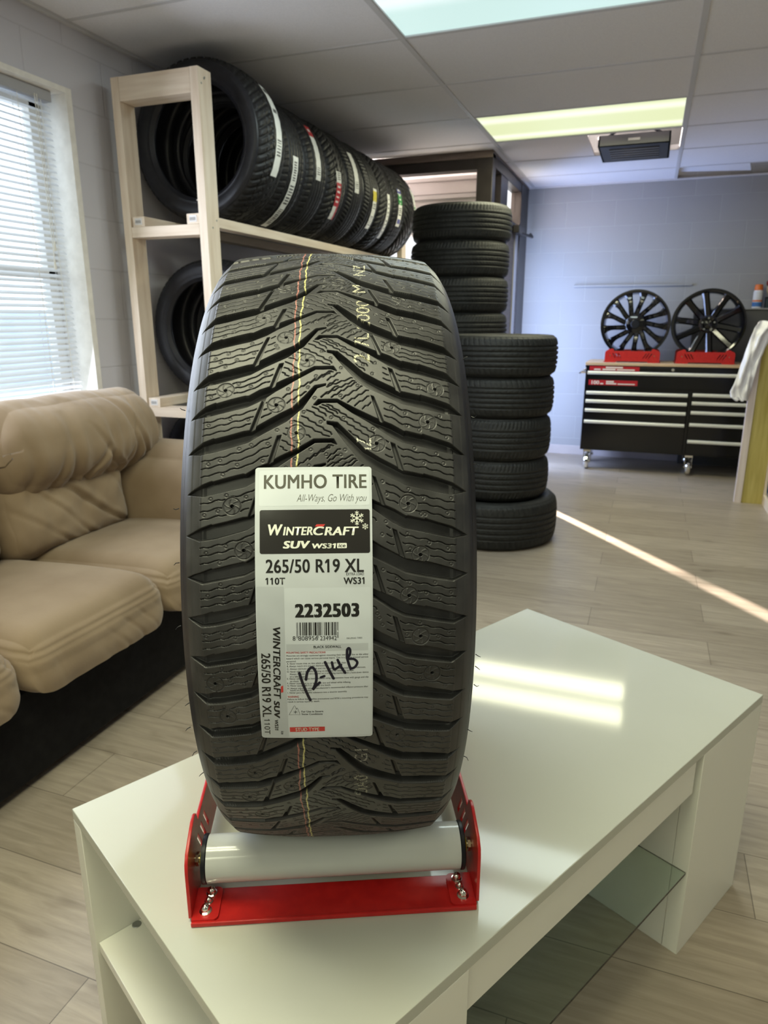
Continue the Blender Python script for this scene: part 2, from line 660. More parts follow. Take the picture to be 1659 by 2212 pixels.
for x in xs[1:-1]:
    b = MB(); b.box(x - .012, x + .012, YF, YB, CEIL - .004, CEIL + .03, .001)
    struct(b.build('trim_%d' % k, M['grid_white'])); k += 1
for y in ys[1:-1]:
    b = MB(); b.box(XL, XR, y - .009, y + .009, CEIL - .003, CEIL + .03, .001)
    struct(b.build('trim_%d' % k, M['grid_white'])); k += 1
b = MB()
b.box(XL, XL + .022, YF, YB, CEIL - .012, CEIL, .001)
b.box(XL, XR, YB - .022, YB, CEIL - .012, CEIL, .001)
struct(b.build('trim_%d' % k, M['grid_white'])); k += 1

# the loose board pushed up into the ceiling void near the back wall
b = MB(); b.box(-.25, .26, -.19, .19, 0, .015, .001)
t = b.build('ceiling_tile', M['ceiling'])
t.location = (.335, 6.33, CEIL + .035)
t.rotation_euler = (R(-4), R(4), R(-9))
tag(t, 'loose white ceiling board sitting askew in the open gap by the back wall', 'ceiling tile')


# ---- fluorescent ceiling fittings
def diffuser_mat(name, base, band, tubes, strength):
    m = mat(name, (0, 0, 0), rough=.4)
    tc = N(m, 'ShaderNodeTexCoord')
    sx = N(m, 'ShaderNodeSeparateXYZ')
    L(m, tc.outputs['Object'], sx.inputs[0])
    acc = None
    for c, wd in tubes:
        s = N(m, 'ShaderNodeMath', operation='SUBTRACT'); s.inputs[1].default_value = c
        L(m, sx.outputs[1], s.inputs[0])
        a = N(m, 'ShaderNodeMath', operation='ABSOLUTE'); L(m, s.outputs[0], a.inputs[0])
        r = N(m, 'ShaderNodeMapRange'); r.interpolation_type = 'SMOOTHSTEP'
        r.inputs['From Min'].default_value = 0; r.inputs['From Max'].default_value = wd
        r.inputs['To Min'].default_value = 1; r.inputs['To Max'].default_value = 0
        L(m, a.outputs[0], r.inputs['Value'])
        if acc is None:
            acc = r.outputs[0]
        else:
            q = N(m, 'ShaderNodeMath', operation='MAXIMUM')
            L(m, acc, q.inputs[0]); L(m, r.outputs[0], q.inputs[1]); acc = q.outputs[0]
    mx = N(m, 'ShaderNodeMixRGB')
    mx.inputs['Color1'].default_value = (*base, 1)
    mx.inputs['Color2'].default_value = (*band, 1)
    L(m, acc, mx.inputs['Fac'])
    L(m, mx.outputs[0], bsdf(m).inputs['Emission Color'])
    bsdf(m).inputs['Emission Strength'].default_value = strength
    return m


M['diff_cool'] = diffuser_mat('diffuser_cool', (.64, .86, .82), (.92, 1.05, 1.05), [(-.02, .12), (-.20, .09)], .82)
M['diff_warm'] = diffuser_mat('diffuser_warm', (.80, .86, .50), (1.05, 1.08, .84), [(.20, .08), (-.17, .10)], .82)
LX = (xs[1] + xs[2]) / 2
LX2 = (xs[3] + xs[4]) / 2  # column of the unseen fitting added to brighten the table's right side
for n_, (kk, m_, en, colr, lab) in enumerate([
        (-5, 'diff_warm', 8, (1.0, 1.0, .74), 'ceiling light added out of view to brighten the right of the white table'),
        (-8, 'diff_warm', 17, (1.0, 1.02, 0.74), 'long fluorescent ceiling light over the rear of the room'),
        (-5, 'diff_warm', 27, WARM, 'long fluorescent ceiling light overhead, in front of the display tire'),
        (-1, 'diff_cool', 14, (.86, 1.0, .96), 'bluish white ceiling light panel at the top edge of the photo'),
        (2, 'diff_warm', 23, (1.0, .98, .68), 'yellowish ceiling light panel above the black hanging tray')]):
    y0 = 3.065 + .6155 * kk
    t = thing('ceiling_light', lab, 'ceiling light', (LX if n_ else LX2, y0 + .308, CEIL), group='fluorescent ceiling lights')
    b = MB(); b.box(-.556, .556, -.297, .297, .004, .010, .001)
    b.build('diffuser', M[m_], t)
    b = MB()
    for (x0, x1, yy0, yy1) in ((-.57, -.553, -.308, .308), (.553, .57, -.308, .308), (-.57, .57, -.308, -.295), (-.57, .57, .295, .308)):
        b.box(x0, x1, yy0, yy1, -.002, .08, .001)
    b.build('frame', M['grid_white'], t)
    b = MB(); b.box(-.57, .57, -.308, .308, .08, .09)
    b.build('housing', M['grid_white'], t)
    for yy in (-.17, .17):
        lo = lamp('light_tube_glow', 'AREA', (0, yy, -.006), (0, 0, 0), en / 2, colr, shape='RECTANGLE', size=1.1, size_y=.22)
        lo.parent = t

# ---- black tray hanging in the open ceiling cell
t = thing('ceiling_tray', 'black plastic tray hanging in the open ceiling cell beside the yellowish light', 'ceiling fixture', (-.20, 5.26, CEIL))
b = MB()
b.box(-.215, .215, -.24, .24, -.055, -.045, .004)
b.box(-.215, -.200, -.24, .24, -.055, .01, .004); b.box(.200, .215, -.24, .24, -.055, .01, .004)
b.box(-.215, .215, -.24, -.225, -.055, .01, .004); b.box(-.215, .215, .225, .24, -.055, .01, .004)
b.build('tray_body', M['black_plastic'], t)
b = MB()
for i in range(5):
    b.box(-.15, .15, -.15 + i * .065, -.11 + i * .065, -.060, -.055, .002)
b.build('grille', M['dark_panel'], t)
b = MB(); b.box(-.035, .035, -.243, -.238, -.03, -.015, .001)
b.build('latch', M['dark_panel'], t)
for sx_ in (-1, 1):
    b = MB(); b.tube([(sx_ * .17, -.2, 0), (sx_ * .11, -.24, .03), (sx_ * .16, -.30, .06), (sx_ * .16, -.32, .58)], .010, 8)
    b.build('hanger_bracket', M['black_plastic'], t)

# ---- window with its frame and pane
b = MB()
b.box(XL - .20, XL + .004, WY0, WY0 + .02, WZ0, WZ1)
b.box(XL - .20, XL + .004, WY1 - .03, WY1, WZ0, WZ1)
b.box(XL - .20, XL + .0035, WY0 + .02, WY1 - .03, WZ1 - .02, WZ1)
b.box(XL - .20, XL + .004, WY0 + .02, WY1 - .03, WZ0, WZ0 + .025)
wf = struct(b.build('window_1', M['window_frame']))
b = MB()
for (y0, y1, z0, z1) in ((WY0 + .02, WY0 + .07, WZ0, WZ1), (WY1 - .08, WY1 - .03, WZ0, WZ1), (WY0, WY1, WZ1 - .07, WZ1 - .02), (WY0, WY1, WZ0 + .02, WZ0 + .07), (WY0, WY1, 1.38, 1.42)):
    b.box(XL - .18, XL - .14, y0, y1, z0, z1, .003)
b.build('sash', M['window_frame'], wf)
b = MB(); b.box(XL - .163, XL - .158, WY0 + .05, WY1 - .06, WZ0 + .05, WZ1 - .05)
b.build('pane', M['pane'], wf)
# outside the window
b = MB(); b.box(-14, XL - .25, -8, 14, -.3, -.1)
struct(b.build('ground_outside', M['snow'], smooth=False))
b = MB(); b.box(-7.2, -7.0, -8, 14, -.1, 1.30)
struct(b.build('wall_outside', M['fence'], smooth=False))
b = MB(); b.box(-4.2, -1.2, 10.0, 10.3, -.1, 6.5)
struct(b.build('wall_opposite', M['soffit'], smooth=False))

# ---- venetian blind in the window
t = thing('window_blind', 'white venetian blind hanging in the window behind the sofa', 'blind', (XL - .055, (WY0 + WY1) / 2, WZ1 - .02))
hw = (WY1 - WY0) / 2 - .055
yc0 = -.012
b = MB(); b.box(-.022, .022, -hw + yc0, hw + yc0, -.04, 0, .003)
b.build('headrail', M['grid_grey'], t)
sm = None
ns = 52
for i in range(ns):
    if sm is None:
        V = []
        for k_ in range(5):
            a = -1 + k_ / 2
            for s_ in (-1, 1):
                V.append((a * .0125, s_ * hw + yc0, .0022 * (1 - a * a)))
        F = [(2 * q, 2 * q + 1, 2 * q + 3, 2 * q + 2) for q in range(4)]
        sm = bpy.data.meshes.new('slat')
        sm.from_pydata(V, [], F)
        o = obj('slat', sm, M['blind'], t)
    else:
        o = bpy.data.objects.new('slat', sm); col.objects.link(o); o.parent = t
    o.location = (0, 0, -.052 - i * .0232)
    o.rotation_euler = (0, R(38), 0)
b = MB(); b.box(-.014, .014, -hw + yc0, hw + yc0, -.052 - ns * .0232 - .012, -.052 - ns * .0232, .003)
b.build('bottom_rail', M['grid_white'], t)
for yy in (hw - .06, hw - .17, hw - .62, -hw + .16):
    for dx in (-.013, .013):
        b = MB(); b.tube([(dx, yy, -.03), (dx, yy, -.06 - ns * .0232)], .0012, 6)
        b.build('ladder_cord', M['cord'], t)
for yy, ln in ((hw - .09, .55), (hw - .10, .62)):
    b = MB(); b.tube([(.026, yy, -.03), (.028, yy, -ln)], .0016, 6)
    b.cyl((.028, yy, -ln - .035), (.028, yy, -ln), .006, .003, 10)
    b.build('pull_cord', M['cord'], t)

# ---- dark aluminium entry screen in the far left corner
PX, PY = -1.10, 5.10
b = MB()
b.box(PX - .11, PX, PY, PY + .10, 0, CEIL, .003)                    # corner post
b.box(XL, PX - .10, PY + .003, PY + .10, CEIL - .115, CEIL - .045, .003)   # header of the short side
b.box(XL, PX - .11, PY, PY + .10, 1.20, 1.26, .003)
b.box(PX - .09, PX - .01, PY + .36, PY + .62, 0, CEIL, .003)
b.box(PX - .09, PX, PY + 1.17, YB, 0, CEIL, .003)
b.box(PX - .09, PX - .004, PY + .05, YB, CEIL - .09, CEIL - .02, .003)
b.box(PX - .09, PX - .004, PY + .05, YB, 1.90, 1.97, .003)
fr = struct(b.build('wall_entry', M['bronze']))
b = MB(); b.box(XL, PX, PY - .006, PY + .11, CEIL - .046, CEIL, .002)
b.box(PX - .012, PX + .004, PY, YB, CEIL - .02, CEIL - .004, .002)
b.build('header_trim', M['brown_trim'], fr)
b = MB()
b.box(XL, PX - .11, PY + .045, PY + .050, 1.26, CEIL - .11)
b.box(PX - .055, PX - .050, PY + .10, PY + .36, 1.97, CEIL - .09)
b.box(PX - .055, PX - .050, PY + .62, PY + 1.17, 1.97, CEIL - .09)
b.build('pane', M['pane'], fr)
# solid dark leaves below the transom with a narrow gap between them
b = MB()
b.box(PX - .07, PX - .03, PY + .10, PY + .205, .0, 1.9)
b.box(PX - .07, PX - .03, PY + .352, PY + .36, .0, 1.9)
b.box(XL, PX - .11, PY + .03, PY + .06, 0, 1.2)
b.build('leaf_panel', M['bronze'], fr)
b = MB()
b.box(PX - .07, PX - .02, PY + .62, PY + 1.03, 0, 1.90, .003)
d1 = struct(b.build('door_1', M['brown_trim']))
b = MB(); b.box(PX - .065, PX - .012, PY + 1.035, PY + 1.165, 0, 1.90, .002)
b.build('weather_strip', M['grid_grey'], d1)
b = MB()
b.box(PX + .0, PX + .05, PY + .85, PY + 1.12, 1.885, 1.945, .006)
b.tube([(PX + .03, PY + .95, 1.895), (PX + .10, PY + 1.20, 1.885), (PX + .05, PY + 1.42, 1.93)], .012, 8)
b.build('door_closer', M['bronze'], d1)
# pale stepped boards of the porch outside, seen through the transom
b = MB()
for i, (yy, zz) in enumerate(((5.56, 2.235), (5.50, 2.10), (5.46, 1.94))):
    b.box(XL, -1.2, yy, yy + .16, zz - .095, zz, .004)
    b.box(XL, -1.2, yy - .02, yy + .01, zz - .008, zz + .022, .004)
b.box(XL, -1.2, 5.66, 5.70, 1.86, CEIL)
struct(b.build('porch_soffit', M['soffit']))

# ================================================================== the white coffee table
TZ = (Z0 - .713 * SC) / SC


def from_eye(p):
    return Vector((p[0] * SC, p[1] * SC, Z0 + (p[2] - Z0) * SC))


t = thing('coffee_table', 'glossy white coffee table with glass shelf under the red tire stand', 'table', (-.237 * SC, 1.038 * SC, 0), (0, 0, R(62.3)))
t.scale = (SC, SC, SC)
HL, HW = .5635, .285
b = MB(); b.box(-HL, HL, -HW, HW, TZ - .018, TZ, .0012)
b.build('tabletop', M['gloss_white'], t)
for s in (-1, 1):                       # apron rails on the long sides
    b = MB()
    y1 = s * (HW - .004)
    b.box(-HL + .255, HL - .275, min(y1, y1 - s * .018), max(y1, y1 - s * .018), TZ - .088, TZ - .018, .001)
    b.build('apron', M['white_panel_lit'], t)
for s in (-1, 1):                       # open box units at either end
    xo, xi = s * HL, s * (HL - .255)
    for q in (-1, 1):
        b = MB()
        y1 = q * HW
        b.box(min(xo, xi), max(xo, xi), min(y1, y1 - q * .030), max(y1, y1 - q * .030), 0, TZ - .018, .001)
        b.build('side_panel', M['white_panel_lit'], t)
    b = MB(); b.box(min(xi, xi + s * .022), max(xi, xi + s * .022), -HW + .0305, HW - .0305, 0, TZ - .0185, .001)
    b.build('inner_panel', M['white_panel_lit'], t)
    b = MB(); b.box(min(xi + s * .0225, xo - s * .004), max(xi + s * .0225, xo - s * .004), -HW + .0305, HW - .0305, .207, .225, .001)
    sh = b.build('shelf', M['white_panel_lit'], t)
    b = MB()
    b.lathe([(.2252, .0), (.2258, .0066), (.2251, .0075)], 'Z', 20, off=(xo - s * .0625, HW - .037, 0))
    b.build('screw', M['steel_grey'], sh)
b = MB(); b.box(-HL + .256, HL - .256, -.282, .225, .184, .190, .001)
b.build('glass_shelf', M['glass'], t)
for s in (-1, 1):
    for q in (-.17, .16):
        b = MB(); b.cyl((s * (HL - .255), q, .1795), (s * (HL - .278), q, .1795), .0042, seg=12)
        b.lathe([(0, 0), (.004, .008), (.008, .0)], 'X', 14, off=(s * (HL - .262) - (.008 if s > 0 else 0), q, .1915))
        b.build('shelf_peg', M['steel_grey'], t)


# ================================================================== red tire / wheel stand
def stand_plate_loops():
    half = [(0, .090), (.140, .089), (.149, .087), (.157, .103), (.165, .107), (.176, .106), (.213, .091), (.221, .082), (.223, .070), (.223, .006), (.217, 0),
            (.135, 0), (.122, .010), (0, .010)]
    right = half
    left = [(-x, z) for x, z in half[1:-1]][::-1]
    loops = [right + left]
    for s in (-1, 1):
        for k_ in range(3):
            c = .105 + .022 * k_
            loops.append([(s * (c - .020), .034), (s * (c - .013), .030), (s * (c + .014), .070), (s * (c + .007), .075)])
        loops_ = None
    return loops


_plate = curve_shape(stand_plate_loops(), .004, .0006)
# the outline lies in XY: turn it into the YZ plane
_plate.transform(Matrix(((0, 0, 1, 0), (1, 0, 0, 0), (0, 1, 0, 0), (0, 0, 0, 1))))


def acorn_nut(x, y, z, r, m, parent):
    b = MB()
    hexa = [(x + r * 1.12 * math.cos(math.pi / 3 * k_), y + r * 1.12 * math.sin(math.pi / 3 * k_)) for k_ in range(6)]
    b.prism(hexa, 'Z', z, z + r * .75)
    b.lathe([(z + r * .75, r * .98), (z + r * 1.1, r * .95), (z + r * 1.5, r * .78), (z + r * 1.8, r * .45), (z + r * 1.9, 0)], 'Z', 20, off=(x, y, 0))
    b.lathe([(z - .0005, r * 1.35), (z + .0012, r * 1.35)], 'Z', 20, off=(x, y, 0))
    return b.build('acorn_nut', m, parent, angle=30)


def make_stand(label, loc, rotz, group, width=.360, roller_y=.1800, roller_z=.0540, roller_r=.0285, nuts=True):
    t = thing('tire_stand', label, 'tire stand', loc, (0, 0, rotz), group)
    hw_ = width / 2
    for s in (-1, 1):
        o = obj('side_plate', _plate.copy(), M['red_paint'], t)
        o.location = (s * (hw_ - .002), 0, .0)
    for s in (-1, 1):
        b = MB()
        y0, y1 = sorted((s * .232, s * .177))
        b.box(-hw_ + .004, hw_ - .0045, y0, y1, .0008, .0045, .0012)
        y2, y3 = sorted((s * .2325, s * .2285))
        b.box(-hw_ + .004, hw_ - .0045, y2, y3, .0002, .0062, .0012)
        b.build('base_plate', M['red_paint'], t)
        for q in (-1, 1):
            fx0, fx1 = sorted((q * (hw_ - .0042), q * (hw_ - .036)))
            ya, yb = sorted((s * .229, s * .178))
            pts = []
            rr = .007
            cx_ = q * (hw_ - .036)
            b = MB()
            outer = q * (hw_ - .0042)
            poly = [(outer, ya), (outer, yb)]
            for yy, sg in ((yb, -1), (ya, 1)):
                arc = []
                for k_ in range(5):
                    a = k_ / 4 * math.pi / 2
                    arc.append((cx_ + q * (rr - rr * math.sin(a)), yy + sg * (rr - rr * math.cos(a))))
                poly += arc if sg == -1 else arc[::-1]
            b.prism(poly, 'Z', .0047, .0078)
            b.build('foot_flange', M['red_paint'], t)
            if nuts:
                for k_, (dy, rr_) in enumerate(((.0125, .0056), (.0265, .0040), (.0400, .0052))):
                    acorn_nut(q * (hw_ - .0195 - .0015 * k_), s * (.2285 - dy), .0078, rr_, M['chrome'], t)
    for s in (-1, 1):
        hl = hw_ - .015
        b = MB()
        b.lathe([(-hl + .006, .026), (-hl + .006, roller_r), (hl - .006, roller_r), (hl - .006, .026)], 'X', 72, off=(0, s * roller_y, roller_z))
        ro = b.build('roller', M['roller_white'], t)
        for q in (-1, 1):
            b = MB()
            x0, x1 = sorted((q * (hl - .0058), q * hl))
            b.lathe([(x0, .012), (x0, roller_r - .0006 if q > 0 else roller_r + .0008), (x0 + .001, roller_r + .001), (x1 - .001, roller_r + .001), (x1, roller_r), (x1, .012)], 'X', 48, off=(0, s * roller_y, roller_z))
            b.build('end_cap', M['black_plastic'], ro)
            b = MB(); b.cyl((q * hl, s * roller_y, roller_z), (q * (hl + .004), s * roller_y, roller_z), .013, .010, 24)
            b.build('bearing', M['yellow_plastic'], ro)
            b = MB(); b.cyl((q * (hl + .003), s * roller_y, roller_z), (q * (hw_ + .003), s * roller_y, roller_z), .0045, seg=16)
            b.cyl((q * (hl + .0065), s * roller_y, roller_z), (q * (hl + .010), s * roller_y, roller_z), .0085, seg=6)
            b.build('axle_bolt', M['brass_steel'], ro)
    return t


TY = Vector((-.38306, .84144, -.29697 + Z0))          # centre of the display tyre
th = R(23.42)
ax = Vector((math.cos(th), math.sin(th), 0)); dx = Vector((-math.sin(th), math.cos(th), 0))
sl = TY + ax * (-.0090) + dx * .0
big = make_stand('large red metal tire stand with white rollers on the white coffee table', (sl.x * SC, sl.y * SC, TZ * SC + .0006), R(24.6), 'red roller stands')
big.scale = (SC, SC, SC)


# ================================================================== the display tyre
def prof_mm():
    """lateral coordinate (mm) -> radius (mm) across tread and upper shoulder."""
    v = np.linspace(0, 109.6, 60)
    r = 374 - 7.4 * (v / 109.6) ** 2.6
    tt = np.linspace(0, 1, 80)[1:]
    P = [(109.6, 366.6), (128.4, 354.6), (139.3, 329.0), (139.3, 304.0)]
    c = [(1 - tt) ** 3, 3 * tt * (1 - tt) ** 2, 3 * tt * tt * (1 - tt), tt ** 3]
    bx_ = sum(k_ * p[0] for k_, p in zip(c, P)); br_ = sum(k_ * p[1] for k_, p in zip(c, P))
    return np.r_[v, bx_], np.r_[r, br_]


PV, PR = prof_mm()


def crown(v):
    return np.interp(np.abs(v), PV[:110], PR[:110])


VMAX = 126.0
LA = [-182.6, -102.0, -25.2, 51.7, 128.6, 205.5, 280.5, 356.0, 431.0]
LB = [-206.5, -123.2, -47.0, 29.6, 106.3, 183.0, 260.8, 330.5, 409.0]
RA = [-219.0, -141.2, -63.9, 13.4, 90.6, 167.8, 245.0, 320.0, 394.0]
RB = [-241.0, -163.5, -84.0, -7.3, 69.2, 145.7, 223.0, 300.4, 368.5]


def extend(l):
    l = list(l)
    while l[0] > -1175 + 60:
        l.insert(0, l[0] - 77.0)
    while l[-1] < 1175 - 20:
        l.append(l[-1] + 76.0)
    return l


LA, LB, RA, RB = map(extend, (LA, LB, RA, RB))
# groove outlines (lateral mm, circumferential mm) relative to the inner tip
pLAu = [(7.6, -5), (4.6, .6), (-12.7, .3), (-26.8, -8.2), (-40.7, -14.8), (-47, -18.3), (-52.4, -21.7), (-61.3, -24.9), (-71.2, -31), (-73.8, -30.6), (-86.4, -33.4), (-99.6, -36.8), (-101, -36.2), (-111, -40), (-117, -42), (-125, -46.0)]
pLAl = [(-108.7, -50.2), (-90.9, -46.5), (-72.4, -42.6), (-58.3, -35.5), (-47.6, -27.2), (-40.9, -23), (-25.8, -12.6), (-11.8, -3.3), (2.5, -2.9)]
pLBu = [(-2.3, .6), (-12.2, -1.4), (-20.9, -12.3), (-32, -24.6), (-42.4, -30), (-62.8, -42.2), (-68.7, -46), (-73, -46.3), (-86.4, -49.7), (-99.8, -52.6), (-100.6, -52.0), (-111.6, -55.9), (-115.8, -57.7), (-125.5, -62)]
pLBl = [(-111.6, -67), (-98, -65), (-83.5, -61.2), (-70.7, -57.6), (-58, -49.9), (-36.9, -38.1), (-25.8, -27.7), (-23.4, -26), (-10.2, -4.3), (-2.3, -1.2)]
pRAu = [(-13.2, -6), (-9, -.3), (8, 0), (23.1, -9), (40.8, -18.2), (56.5, -25), (67, -31.3), (68.8, -30.8), (83, -34), (83.8, -33.2), (96, -37), (107, -40.1), (123.5, -48.2)]
pRAl = [(109, -51), (96.4, -48.5), (83, -45.5), (65.6, -42), (55.2, -36.8), (35.3, -22.7), (20.4, -13.3), (8, -3.6), (-5.4, -3.7), (-10.2, -6.3)]
pRBu = [(-1.2, 0), (8, -1.3), (17.6, -11.4), (31.4, -26.1), (45, -34.8), (60.4, -43), (66.4, -46.2), (69, -46.6), (82.8, -49.3), (83.6, -48.6), (96.8, -52.2), (108, -55.7), (123.5, -62)]
pRBl = [(108, -67.2), (94.4, -64.8), (77, -61.2), (66.8, -59), (36.3, -43.5), (26.9, -36.5), (14.1, -19.5), (3.6, -4.3), (-1.2, -2.9)]
slots = {'LA': [(-44.8, 3.6), (-41.0, 4.4), (-47.8, -20.5), (-52.6, -22)], 'LB': [(-57.8, -13), (-55.2, -12.4), (-64.4, -46), (-69.2, -46.6)],
         'RA': [(38.2, 4.2), (40.8, 3.0), (49.2, -22), (45, -21.4)], 'RB': [(54.7, -19.8), (58.6, -21.6), (66.0, -46.4), (60.4, -43.2)]}
studs = [(397, -45.2), (346.3, -62.6), (317, -40), (288, -19.8), (257.1, -92.7), (239.4, -46.3), (211.7, -28), (382.7, 69.7), (305.3, 59.2), (259.1, 97.4), (223.9, 88.8), (201.7, 42.4),
         (411.6, 8.5), (146.4, -82.9), (107.9, -72.7), (-14.3, -101.4), (147.4, 69), (102.5, 79.2), (66.9, 69.1), (29.5, 79.5), (-6.9, 90.5), (-120.2, -72.7), (-139.9, -39.3),
         (-163, -81.7), (-200.9, -72.6), (-126.8, 17.4), (-72.2, 60.3), (-48.6, -92.5)]
sipesLA = [(-38.9, 6.3, -23.4, -6), (-41.2, .2, -28.5, -8.1), (-43.0, -5.2, -34.4, -12.3), (-36.9, 11.3, -15.5, 2.4), (-23.2, 22.9, 3.3, 5), (-18.9, 28.9, 4.2, 14.1), (-13.7, 32, -1.6, 22.9), (-11.5, 8.3, 2.5, 1.2), (-5.7, 34.6, 8.5, 25.4), (-30, 18.5, -12, 9),
           (-41, -33.5, 2.5, -4.6), (-37.1, -39, -18.7, -27.3), (-6.8, -33.3, 8.4, -21.2), (-1.8, -21.8, 8.4, -14.5), (-17, -18.5, 1, -7.5), (-7, -11, 4, -5.5)]
sipesRA = [(-6.9, 2.7, 23.9, 20.1), (1.2, .8, 26, 18.6), (10.9, -.1, 31.6, 14.6), (16.8, -3.1, 35.8, 10), (23.2, -6.4, 37.4, 4), (-1.4, 13.2, 22.6, 23.3), (-1.5, 20.4, 10.2, 29), (30, -9.5, 40, -2.5),
           (-1.4, -4.6, 41.3, -34.8), (-7.2, -7.4, 36.2, -37.6), (14.6, -29.5, 33.6, -43), (3, -22, 9, -27)]


def seg_dist(U, V, a, b_):
    ax_, ay = a; bx_, by = b_
    dx_, dy = bx_ - ax_, by - ay
    l2 = dx_ * dx_ + dy * dy + 1e-12
    t_ = np.clip(((V - ax_) * dx_ + (U - ay) * dy) / l2, 0, 1)
    return np.hypot(V - ax_ - t_ * dx_, U - ay - t_ * dy)


def poly_sd(U, V, poly):
    n = len(poly)
    dmin = np.full(U.shape, 1e9, np.float32)
    ins = np.zeros(U.shape, bool)
    for i in range(n):
        a, c = poly[i], poly[(i + 1) % n]
        dmin = np.minimum(dmin, seg_dist(U, V, a, c))
        cond = ((a[1] > U) != (c[1] > U))
        with np.errstate(divide='ignore', invalid='ignore'):
            xin = (c[0] - a[0]) * (U - a[1]) / (c[1] - a[1] + 1e-12) + a[0]
        ins ^= cond & (V < xin)
    return np.where(ins, dmin, -dmin)


def sstep(x):
    x = np.clip(x, 0, 1)
    return x * x * (3 - 2 * x)


def tread_tyre():
    uf0, uf1 = -330.0, 500.0
    fine = np.arange(uf0, uf1, .42)
    circ = 2 * math.pi * 374.0
    rest = np.arange(uf1, uf0 + circ, 2.5)
    us = np.r_[fine, rest]
    uw = np.where(us > circ / 2, us - circ, us)
    vs = np.arange(-VMAX, VMAX + .01, .42)
    nu, nv = len(us), len(vs)
    D = np.zeros((nu, nv), np.float32)
    G = np.full((nu, nv), -50.0, np.float32)       # signed distance into grooves
    vsf = vs.astype(np.float32)

    def region(vlo, vhi, ulo, uhi):
        iu = np.where((uw >= ulo) & (uw <= uhi))[0]
        iv = np.where((vs >= vlo) & (vs <= vhi))[0]
        if len(iu) == 0 or len(iv) == 0:
            return None
        ix = np.ix_(iu, iv)
        return ix, uw[iu][:, None].astype(np.float32) + 0 * vsf[iv][None, :], vsf[iv][None, :] + 0 * uw[iu][:, None].astype(np.float32)

    def carve(poly, depth, wall=1.5):
        P = np.array(poly)
        r_ = region(P[:, 0].min() - 6, P[:, 0].max() + 6, P[:, 1].min() - 6, P[:, 1].max() + 6)
        if r_ is None:
            return
        ix, U, V = r_
        sd = poly_sd(U, V, poly)
        edge = np.clip((126.5 - np.abs(V)) / 20, .0, 1)
        d_ = depth * (.25 + .75 * edge) * sstep((sd + .25) / wall)
        D[ix] = np.maximum(D[ix], d_)
        G[ix] = np.maximum(G[ix], sd)

    for tips, up_, lo_, nm in ((LA, pLAu, pLAl, 'LA'), (LB, pLBu, pLBl, 'LB'), (RA, pRAu, pRAl, 'RA'), (RB, pRBu, pRBl, 'RB')):
        for u0 in tips:
            carve([(v, u0 + d_) for v, d_ in up_ + lo_], 9.2, 1.2)
            carve([(v, u0 + d_) for v, d_ in slots[nm]], 4.0, 1.0)

    stud = [s for s in studs]

    def carve_line(pts, hw_, depth, clear=1.6):
        P = np.array(pts)
        r_ = region(P[:, 0].min() - 1.5, P[:, 0].max() + 1.5, P[:, 1].min() - 1.5, P[:, 1].max() + 1.5)
        if r_ is None:
            return
        ix, U, V = r_
        d_ = np.full(U.shape, 1e9, np.float32)
        for a, c in zip(pts[:-1], pts[1:]):
            d_ = np.minimum(d_, seg_dist(U, V, a, c))
        dep = depth * sstep(1.25 - d_ / hw_)
        dep = np.where(G[ix] > -clear, 0, dep)
        for su, sv in stud:
            if P[:, 1].min() - 12 < su < P[:, 1].max() + 12:
                dep = np.where(np.hypot(U - su, V - sv) < 8.6, 0, dep)
        D[ix] = np.maximum(D[ix], dep)

    def zig(v0, u0, v1, u1, per=7.0, amp=.62):
        ln = math.hypot(v1 - v0, u1 - u0)
        n = max(2, int(ln / per))
        nx, ny = -(u1 - u0) / ln, (v1 - v0) / ln
        pts = []
        for i in range(n + 1):
            for f, s in ((0.0, -1), (.72, 1)):
                t_ = (i + f) / n
                if t_ > 1:
                    break
                pts.append((v0 + (v1 - v0) * t_ + nx * amp * s, u0 + (u1 - u0) * t_ + ny * amp * s))
        return pts

    def fine_zone(u):
        return uf0 - 40 < u < uf1 + 60

    for u0 in LA:
        if fine_zone(u0):
            for a in sipesLA:
                carve_line(zig(a[0], u0 + a[1], a[2], u0 + a[3]), .46, 2.2)
    for u0 in RA:
        if fine_zone(u0):
            for a in sipesRA:
                carve_line(zig(a[0], u0 + a[1], a[2], u0 + a[3]), .46, 2.2)

    def shoulder(tipsA, lowA, tipsB, upB, sgn):
        la = sorted([(abs(v), d_) for v, d_ in lowA if abs(v) > 30]); ub = sorted([(abs(v), d_) for v, d_ in upB if abs(v) > 30])
        lax, lay = np.array(la).T; ubx, uby = np.array(ub).T
        for u0 in tipsA:
            if not fine_zone(u0):
                continue
            # next lower groove
            cand = [u for u in tipsB if (u + np.interp(85, ubx, uby)) < (u0 + np.interp(85, lax, lay)) - 4]
            if not cand:
                continue
            ul = max(cand)
            for f in (.24, .50, .76):
                pts = []
                for i, v in enumerate(np.arange(50, 113.5, 3.2)):
                    ua = u0 + np.interp(v, lax, lay); ubb = ul + np.interp(v, ubx, uby)
                    pts.append((sgn * v, ua + (ubb - ua) * f + (.55 if (i // 2) % 2 else -.55)))
                carve_line(pts, .46, 2.2)

    shoulder(LA, pLAl, LB, pLBu, -1); shoulder(LB, pLBl, LA, pLAu, -1)
    shoulder(RA, pRAl, RB, pRBu, 1); shoulder(RB, pRBl, RA, pRAu, 1)
